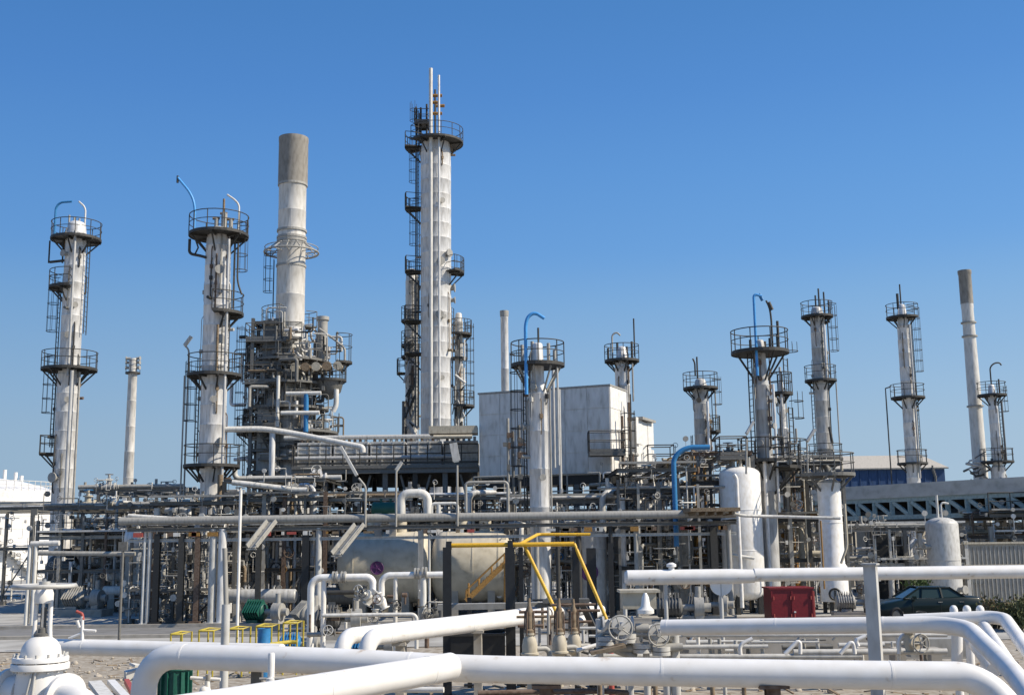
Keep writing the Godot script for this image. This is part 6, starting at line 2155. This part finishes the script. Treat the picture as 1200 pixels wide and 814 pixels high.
func near_pipes() -> void:
	# the elbowed pipe that runs along the bottom of the picture
	line("white_pipe", "longest bottom white pipe, rising from an elbow at left and bending down at right", "pipe", "white_line",
		PP([[167, 900, 11.6], [168, 768, 11.6], [367, 773.5, 11.1], [560, 784, 10.7], [1000, 790.5, 10.3], [1148, 792, 10.2], [1192, 838, 10.0], [1205, 880, 9.9]]), 0.122, 0.36, 28, "", [1.25, 2.6, 3.5, 4.3])
	line("white_pipe", "bright white pipe coming in from the bottom left to join the longest one", "pipe", "white_line", PP([[120, 850, 7.7], [300, 821, 8.7], [528, 781, 10.58]]), 0.124, 0.4, 28, "", [1.3, 1.86])
	line("white_pipe", "white pipe at left running behind the elbow from the big valve", "pipe", "white_line", PP([[40, 757, 16.2], [240, 762, 15.6], [330, 764, 15.2]]), 0.108, 0.3, 24, "", [0.3])
	# supports
	var sup := [[640, 10.7, "left of the pair of bottom pipe supports"], [905, 10.4, "right of the pair of bottom pipe supports"], [372, 11.2, "bottom pipe support hidden behind the bright slanting pipe"]]
	for k in sup:
		var b := B.new()
		var p := P(k[0], 802, k[1])
		b.ibeam(Vector3(p.x, terrain(k[1]) - 0.1, p.z), Vector3(p.x, p.y - 0.02, p.z), 0.12, 0.12)
		b.box(Vector3(p.x, p.y - 0.01, p.z), Vector3(0.26, 0.03, 0.22))
		tag(put(b, "pipe_support", M.rust), k[2], "support")
	for k in [[703, 15.0, "leftmost"], [768, 15.2, "second"], [835, 15.1, "third"], [872, 15.3, "rightmost"]]:
		var b := B.new()
		var p := P(k[0], 806, k[1])
		b.tube(Vector3(p.x, terrain(k[1]) - 0.1, p.z), p + Vector3(0, 0.06, 0), 0.03, -1, 8)
		tag(put(b, "stake", M.brown), k[2] + " of four thin brown stakes in the soil under the bottom pipe", "stake", "stakes under the bottom pipe")
	# vent stub on the elbowed pipe
	var o := thing("vent_stub", "white vent stub with a small tap in front of the elbowed pipe", "vent", P(317, 800, 10.75))
	var b := B.new()
	var g := P(317, 806, 10.75)
	b.lathe(g, [[0.034, 0.0], [0.034, 0.06], [0.05, 0.065], [0.05, 0.09], [0.032, 0.095], [0.032, 0.29], [0.026, 0.31], [0.01, 0.315]], 14)
	put(b, "stub", M.white, o)
	pipe(o, "tap", "grey", [g + Vector3(-0.1, 0.085, 0.02), g + Vector3(0.13, 0.085, 0.02)], 0.012, 0.02, 8)
	b = B.new()
	b.box(P(301, 795, 11.4), Vector3(0.1, 0.16, 0.1))
	b.tube(P(301, 806, 11.4), P(301, 860, 11.4), 0.02)
	tag(put(b, "junction_box", M.grey_dark), "small dark box under the elbowed pipe beside the vent stub", "box")
	# T-handled tap
	o = thing("tap", "small white T-handled tap under the elbowed pipe right of the green motor", "valve", P(243, 830, 11.8))
	b = B.new()
	b.tube(P(243, 840, 11.8), P(243, 797, 11.8), 0.028, -1, 10)
	b.ball(P(240, 810, 11.8), 0.06)
	put(b, "body", M.white, o)
	pipe(o, "handle", "white", [P(223, 794, 11.8), P(258, 796, 11.8)], 0.018, 0.02, 10)
	b = B.new()
	b.tube(P(244, 797, 11.8), P(244, 790, 11.8), 0.03, -1, 8)
	put(b, "nut", M.grey, o)
	# green motor
	var d := 14.0
	g = P(204, 824, d)
	o = thing("green_motor", "dark green ribbed motor standing in the crook of the elbowed pipe", "motor", g)
	b = B.new()
	b.lathe(g, [[0.17, -0.6], [0.17, 0.0], [0.175, 0.05], [0.165, 0.28], [0.16, 0.40]], 20)
	for k in 14:
		var u := Vector3(cos(TAU * k / 14), 0, sin(TAU * k / 14))
		b.box(g + u * 0.175 + Vector3(0, 0.2, 0), Vector3(0.05, 0.34, 0.018), Basis(Vector3.UP, -TAU * k / 14))
	put(b, "casing", M.green, o)
	b = B.new()
	b.lathe(g, [[0.19, 0.03], [0.21, 0.04], [0.21, 0.07], [0.18, 0.08]], 20)
	b.lathe(g, [[0.16, 0.38], [0.19, 0.39], [0.19, 0.43], [0.12, 0.47], [0.01, 0.48]], 20)
	put(b, "flange", M.green, o)
	# little white tap with a red handle on the left pipe
	o = thing("tap", "slim white upright tap with a reddish handle on the left pipe", "valve", P(96, 748, 16.0))
	b = B.new()
	b.tube(P(96, 750, 16), P(96, 722, 16), 0.022, -1, 10)
	b.tube(P(93, 735, 16), P(90, 727, 16), 0.03, -1, 8)
	b.tube(P(96, 738, 16), P(112, 739, 16), 0.018, -1, 8)
	b.tube(P(97, 741, 16), P(80, 748, 16), 0.018, -1, 8)
	put(b, "body", M.white, o)
	b = B.new()
	b.path(PP([[89, 716, 16.0], [96, 719, 16.0], [97, 726, 16.0]]), 0.02, 8, 0.02)
	put(b, "handle", M.red_pale, o)
	# lower white lines seen through the gap under the bright pipe
	line("white_pipe", "thin white pipe glimpsed below the bright slanting pipe at bottom centre", "pipe", "white_old", PP([[455, 808, 12.5], [520, 808, 12.4]]), 0.03, 0.1, 10)
	line("floor_pipe", "rusty pipe lying on the soil under the bottom pipe at right", "pipe", "rust", PP([[560, 812, 17.0], [700, 809, 17.2], [740, 812, 17.0]]), 0.04, 0.3, 10)
	# boards and offcuts on the soil at left
	for k in 3:
		var q: Array = [[112, 770, 128, 788, 24.0, 0.26, "white_old", "widest pale offcut lying on the soil under the left pipe"], [131, 770, 149, 786, 24.2, 0.16, "white", "middle pale offcut lying on the soil under the left pipe"], [149, 770, 160, 788, 24.4, 0.1, "red_pale", "thin reddish offcut lying on the soil under the left pipe"]][k]
		var bb := B.new()
		var p0 := P(q[0], q[1], q[4] + 1.5)
		var p1 := P(q[2], q[3], q[4] - 1.5)
		p0.y = terrain(q[4] + 1.5) + 0.25
		p1.y = terrain(q[4] - 1.5) + 0.16
		bb.beam(p0, p1, q[5], 0.1)
		tag(put(bb, "offcut", M[q[6]]), q[7], "board")
	for k in 2:
		var bb := B.new()
		var p := P([166, 178][k], [741, 742][k], 30)
		p.y = terrain(30) + 0.15
		bb.box(p, Vector3(0.75, 0.2, 0.3), Basis.from_euler(Vector3(0.1, 0.5 + k, 0.12)))
		bb.box(p + Vector3(0.05, 0.16, 0.05), Vector3(0.6, 0.06, 0.25), Basis.from_euler(Vector3(0.2, 0.9 + k, -0.2)))
		tag(put(bb, "scrap", M.white_old), ["left heap of pale scrap by the yellow guard rails", "right heap of pale scrap by the yellow guard rails"][k], "scrap")

func gate_valve() -> void:
	var d := 10.0
	var c := P(47, 775, d)   # the middle of the flange
	var o := thing("gate_valve", "big white gate valve with a horizontal hand wheel at the bottom left", "valve", Vector3(c.x, terrain(d), c.z))
	var k := d / FPX   # metres per pixel
	var b := B.new()
	b.lathe(c, [[26 * k, -58 * k], [27 * k, -40 * k], [25.5 * k, -20 * k], [24 * k, -6 * k]], 30)
	put(b, "body", M.white_line, o)
	b = B.new()
	b.lathe(c, [[24 * k, -9 * k], [31 * k, -8.5 * k], [31.5 * k, -8 * k], [31.5 * k, -1.8 * k], [31 * k, -1.2 * k], [25 * k, -1 * k]], 34)
	b.lathe(c, [[25 * k, -0.2 * k], [30 * k, 0.0], [30.5 * k, 0.5 * k], [30.5 * k, 5 * k], [30 * k, 5.6 * k], [22 * k, 6 * k]], 34)
	put(b, "flange", M.white_line, o)
	for j in 14:
		b = B.new()
		var u := Vector3(cos(TAU * j / 14), 0, sin(TAU * j / 14))
		b.tube(c + u * 28 * k + Vector3(0, -11 * k, 0), c + u * 28 * k + Vector3(0, 9.5 * k, 0), 1.5 * k, -1, 6)
		put(b, "bolt", M.grey_light, o)
	b = B.new()
	b.lathe(c, [[22 * k, 6 * k], [22 * k, 10 * k], [20.5 * k, 17 * k], [16.5 * k, 23 * k], [11 * k, 27 * k], [7 * k, 28.5 * k]], 30)
	put(b, "bonnet", M.white_line, o)
	# yoke: two arms, stem between, cap on top
	for s in [-1.0, 1.0]:
		b = B.new()
		b.path([c + Vector3(s * 9.5 * k, 26 * k, 0), c + Vector3(s * 8.6 * k, 36 * k, 0), c + Vector3(s * 8.2 * k, 68 * k, 0), c + Vector3(s * 5.5 * k, 73 * k, 0)], 2.6 * k, 10, 0.03)
		put(b, "yoke_arm", M.white_line, o)
	b = B.new()
	b.tube(c + Vector3(0, 26 * k, 0), c + Vector3(0, 92 * k, 0), 1.7 * k, -1, 10)
	put(b, "stem", M.chrome, o)
	b = B.new()
	b.lathe(c, [[8 * k, 26 * k], [8.5 * k, 28 * k], [8.5 * k, 31 * k], [5 * k, 32 * k], [4.5 * k, 37 * k], [3 * k, 38 * k]], 14)
	b.tube(c + Vector3(0, 28 * k, -2 * k), c + Vector3(0, 60 * k, -2 * k), 3.4 * k, -1, 10)
	put(b, "gland", M.grey_dark, o)
	b = B.new()
	b.lathe(c, [[10 * k, 65 * k], [10.5 * k, 67 * k], [10.5 * k, 76 * k], [9 * k, 80 * k], [6 * k, 82 * k], [3 * k, 82.5 * k]], 20)
	put(b, "yoke_cap", M.white_line, o)
	b = B.new()
	hand_wheel(b, c + Vector3(0, 84 * k, 0), Vector3.UP, 33 * k, 5)
	put(b, "hand_wheel", M.grey_light, o)
	# outlets: right one rounds down towards us, left one runs out of the picture
	b = B.new()
	b.tube(c + Vector3(20 * k, -34 * k, 4 * k), c + Vector3(34 * k, -36 * k, 14 * k), 18 * k, 17 * k, 22)
	b.ball(c + Vector3(20 * k, -34 * k, 4 * k), 18.4 * k, 1.0, 20)
	put(b, "outlet", M.white_line, o)
	b = B.new()
	b.tube(c + Vector3(34 * k, -36 * k, 14 * k), c + Vector3(38 * k, -36.5 * k, 17 * k), 25 * k, -1, 26)
	put(b, "outlet_flange", M.white_line, o)
	b = B.new()
	b.tube(c + Vector3(-20 * k, -34 * k, -4 * k), c + Vector3(-36 * k, -34 * k, -10 * k), 18 * k, -1, 22)
	b.tube(c + Vector3(-36 * k, -34 * k, -10 * k), c + Vector3(-41 * k, -34 * k, -12 * k), 26 * k, -1, 26)
	put(b, "inlet", M.white_line, o)
	for j in 2:
		b = B.new()
		b.tube(c + Vector3((6 - j * 3) * k, -4 * k, 27 * k), c + Vector3((2 - j * 9) * k, -52 * k, 27 * k), 1.4 * k, -1, 6)
		put(b, "drain", M.grey_light, o)
	b = B.new()
	b.tube(Vector3(c.x, terrain(d) - 0.1, c.z), c + Vector3(0, -56 * k, 0), 20 * k, -1, 20)
	put(b, "pedestal", M.white_old, o)
	line("white_pipe", "white pipe entering the big gate valve from the left edge", "pipe", "white_line", [c + Vector3(-41 * k, -34 * k, -12 * k), c + Vector3(-140 * k, -34 * k, -50 * k)], 18 * k, 0.1, 24)
	line("white_pipe", "white pipe leaving the big gate valve below its bulging outlet", "pipe", "white_line", [c + Vector3(38 * k, -36.5 * k, 17 * k), c + Vector3(75 * k, -44 * k, 50 * k), c + Vector3(100 * k, -90 * k, 70 * k)], 16.5 * k, 0.2, 24)

func vehicle() -> void:
	# dark green saloon, nose to the left
	var d := 49.0
	var x0 := P(1026, 700, d).x
	var len := 4.6
	var z := -d - 0.85
	var o := thing("parked_car", "dark green saloon car parked beyond the white pipes at right", "car", Vector3(x0 + len / 2, 0, z))
	# stations from the nose: x, half width, sill y, belt y, top of deck y
	var st := [[0.0, 0.55, 0.32, 0.58, 0.60], [0.12, 0.74, 0.24, 0.62, 0.68], [0.5, 0.83, 0.2, 0.70, 0.78], [1.0, 0.86, 0.2, 0.80, 0.88], [1.45, 0.87, 0.2, 0.88, 0.95], [2.2, 0.88, 0.2, 0.91, 0.97], [3.2, 0.88, 0.2, 0.93, 0.99], [3.75, 0.87, 0.2, 0.94, 1.02], [4.3, 0.83, 0.24, 0.92, 1.0], [4.52, 0.76, 0.3, 0.86, 0.96], [4.6, 0.62, 0.4, 0.75, 0.82]]
	var b := B.new()
	var rings := []
	for s in st:
		var w: float = s[1]
		rings.append([Vector3(s[0], s[2], w * 0.9), Vector3(s[0], s[2] + 0.12, w), Vector3(s[0], lerpf(s[2], s[3], 0.6), w * 1.01), Vector3(s[0], s[3], w * 0.97), Vector3(s[0], s[4], w * 0.82), Vector3(s[0], s[4] + 0.015, 0.0), Vector3(s[0], s[4], -w * 0.82), Vector3(s[0], s[3], -w * 0.97), Vector3(s[0], lerpf(s[2], s[3], 0.6), -w * 1.01), Vector3(s[0], s[2] + 0.12, -w), Vector3(s[0], s[2], -w * 0.9)])
	var base := Vector3(x0, 0, z)
	var k0 := b.v.size()
	var nr: int = rings[0].size()
	for i in rings.size():
		for j in nr:
			b.v.append(base + rings[i][j])
			var ti: Vector3 = rings[mini(i + 1, rings.size() - 1)][j] - rings[maxi(i - 1, 0)][j]
			var tj: Vector3 = rings[i][mini(j + 1, nr - 1)] - rings[i][maxi(j - 1, 0)]
			b.n.append(tj.cross(ti).normalized() * (-1.0 if tj.cross(ti).dot(rings[i][j] - Vector3(rings[i][j].x, 0.5, 0)) < 0 else 1.0))
	for i in rings.size() - 1:
		for j in nr - 1:
			var a := k0 + i * nr + j
			b.quad(a, a + nr, a + nr + 1, a + 1)
	for e in [0, rings.size() - 1]:
		for j in nr - 2:
			b.face(base + rings[e][0], base + rings[e][j + 1], base + rings[e][j + 2], base + rings[e][0])
	put(b, "body", M.car_paint, o)
	# cabin: belt outline and roof outline
	var lo := [1.25, 1.95, 2.85, 3.85]
	var hi := [1.98, 2.05, 2.82, 3.22]
	var wb := 0.74
	var wt := 0.58
	var yb := 0.95
	var yr := 1.42
	b = B.new()
	b.face(base + Vector3(hi[0] - 0.05, yr - 0.03, wt), base + Vector3(hi[3] + 0.08, yr - 0.05, wt), base + Vector3(hi[3] + 0.08, yr - 0.05, -wt), base + Vector3(hi[0] - 0.05, yr - 0.03, -wt))
	b.drum(base + Vector3(hi[0] + 0.02, yr - 0.04, 0), base + Vector3(hi[3] - 0.02, yr - 0.05, 0), 0.05, 0.6, 10)
	for i in 9:   # crowned roof skin
		var t0 := i / 9.0
		var t1 := (i + 1) / 9.0
		for jj in 4:
			var u0 := -1.0 + jj * 0.5
			var u1 := u0 + 0.5
			var pa := []
			for q in [[t0, u0], [t1, u0], [t1, u1], [t0, u1]]:
				pa.append(base + Vector3(lerpf(hi[0] - 0.06, hi[3] + 0.1, q[0]), yr + 0.02 - 0.05 * q[1] * q[1] - 0.10 * (q[0] - 0.45) * (q[0] - 0.45), -q[1] * wt))
			b.face(pa[0], pa[1], pa[2], pa[3])
	for sgn in [1.0, -1.0]:
		for i in 4:
			var off: float = -0.03 if i == 0 else 0.0
			b.beam(base + Vector3(lo[i] + off, yb, wb * sgn), base + Vector3(hi[i] + off, yr - 0.03, wt * sgn), 0.07, 0.06)
		b.beam(base + Vector3(hi[0] - 0.05, yr - 0.035, wt * sgn), base + Vector3(hi[3] + 0.05, yr - 0.05, wt * sgn), 0.07, 0.06)
	put(b, "roof", M.car_paint, o)
	for sgn in [1.0, -1.0]:
		for i in 3:
			b = B.new()
			b.face(base + Vector3(lo[i], yb, (wb - 0.01) * sgn), base + Vector3(lo[i + 1], yb, (wb - 0.01) * sgn), base + Vector3(hi[i + 1], yr - 0.05, (wt - 0.01) * sgn), base + Vector3(hi[i], yr - 0.05, (wt - 0.01) * sgn))
			put(b, "side_window", M.car_glass, o)
		b = B.new()
		b.box(base + Vector3(1.62, 0.99, 0.92 * sgn), Vector3(0.12, 0.13, 0.16))
		put(b, "mirror", M.car_paint, o)
		for xx in [2.7, 3.6]:
			b = B.new()
			b.box(base + Vector3(xx, 0.8, 0.875 * sgn), Vector3(0.18, 0.035, 0.04))
			put(b, "door_handle", M.chrome, o)
		for xx in [1.55, 2.72, 3.7]:
			b = B.new()
			b.box(base + Vector3(xx, 0.56, 0.885 * sgn), Vector3(0.014, 0.6, 0.012))
			put(b, "door_seam", M.black, o)
		b = B.new()
		b.box(base + Vector3(0.16, 0.62, 0.56 * sgn), Vector3(0.16, 0.13, 0.3))
		put(b, "headlight", M.lamp_glass, o)
		b = B.new()
		b.box(base + Vector3(4.56, 0.72, 0.6 * sgn), Vector3(0.08, 0.14, 0.26))
		put(b, "tail_light", M.red, o)
		for xx in [0.88, 3.62]:
			b = B.new()
			var wc := base + Vector3(xx, 0.31, 0.8 * sgn)
			b.torus(wc, Vector3.BACK, 0.235, 0.085, 24, 8)
			var wheel := put(b, "wheel", M.tyre, o)
			b = B.new()
			b.tube(wc - Vector3(0, 0, 0.06), wc + Vector3(0, 0, 0.06 * sgn), 0.2, -1, 18)
			put(b, "rim", M.grey_dark, wheel)
	b = B.new()
	b.face(base + Vector3(lo[0], yb, wb), base + Vector3(hi[0], yr - 0.03, wt), base + Vector3(hi[0], yr - 0.03, -wt), base + Vector3(lo[0], yb, -wb))
	put(b, "windscreen", M.car_glass, o)
	b = B.new()
	b.face(base + Vector3(lo[3], yb, -wb), base + Vector3(hi[3], yr - 0.05, -wt), base + Vector3(hi[3], yr - 0.05, wt), base + Vector3(lo[3], yb, wb))
	put(b, "rear_window", M.car_glass, o)
	b = B.new()
	b.box(base + Vector3(0.02, 0.4, 0), Vector3(0.12, 0.18, 1.5))
	b.box(base + Vector3(4.57, 0.45, 0), Vector3(0.1, 0.2, 1.5))
	put(b, "bumper", M.black, o)
	b = B.new()
	b.box(base + Vector3(-0.045, 0.42, 0), Vector3(0.02, 0.11, 0.5))
	put(b, "number_plate", M.white, o)
	for sgn in [1.0, -1.0]:
		b = B.new()
		b.beam(base + Vector3(1.3, 0.955, 0.745 * sgn), base + Vector3(3.85, 0.955, 0.745 * sgn), 0.02, 0.02)
		put(b, "window_trim", M.chrome, o)

func bush(label: String, c: Vector3, rx: float, ry: float, leaves: int, m: String, sd: int) -> void:
	rng.seed = sd
	var o := thing("shrub", label, "shrub", c, "")
	var b := B.new()
	var tips := []
	for k in 16:
		var a := rng.randf() * TAU
		var t := c + Vector3(cos(a) * rx * rng.randf_range(0.2, 0.9), ry * rng.randf_range(0.5, 1.0), sin(a) * rx * 0.8 * rng.randf())
		tips.append(t)
		b.path([c + Vector3(cos(a) * 0.1, 0, sin(a) * 0.1), c.lerp(t, 0.5) + Vector3(0, ry * 0.12, 0), t], 0.022, 5, 0.1, 0.008)
	put(b, "stems", M.bark, o)
	b = B.new()
	for k in leaves:
		var t: Vector3 = tips[k % tips.size()]
		var p := c.lerp(t, rng.randf_range(0.35, 1.05)) + Vector3(rng.randfn() * rx * 0.16, rng.randfn() * ry * 0.1, rng.randfn() * rx * 0.16)
		if p.y < c.y: p.y = c.y + rng.randf() * 0.1
		var r := Basis.from_euler(Vector3(rng.randf() * TAU, rng.randf() * TAU, rng.randf() * TAU))
		var s := rng.randf_range(0.05, 0.11)
		b.face(p + r * Vector3(-s * 0.4, 0, 0), p + r * Vector3(0, 0, s), p + r * Vector3(s * 0.4, s * 0.1, 0), p + r * Vector3(0, 0, -s))
	stuff(put(b, "foliage", M[m], o))

func small_things() -> void:
	bush("dry brown-green shrub at the right edge just beyond the car's tail", G(1168, 45), 1.0, 1.15, 1500, "leaf_dry", 1)
	bush("larger olive shrub at the right edge behind the white pipe bends", G(1196, 44), 1.2, 1.25, 1800, "leaf", 2)
	bush("low olive shrub touching the right edge of the picture", G(1225, 46), 1.3, 1.2, 1600, "leaf_dry", 3)
	bush("small bright green bush behind the car roof at right", G(1078, 57), 0.8, 1.7, 1100, "leaf_green", 4)
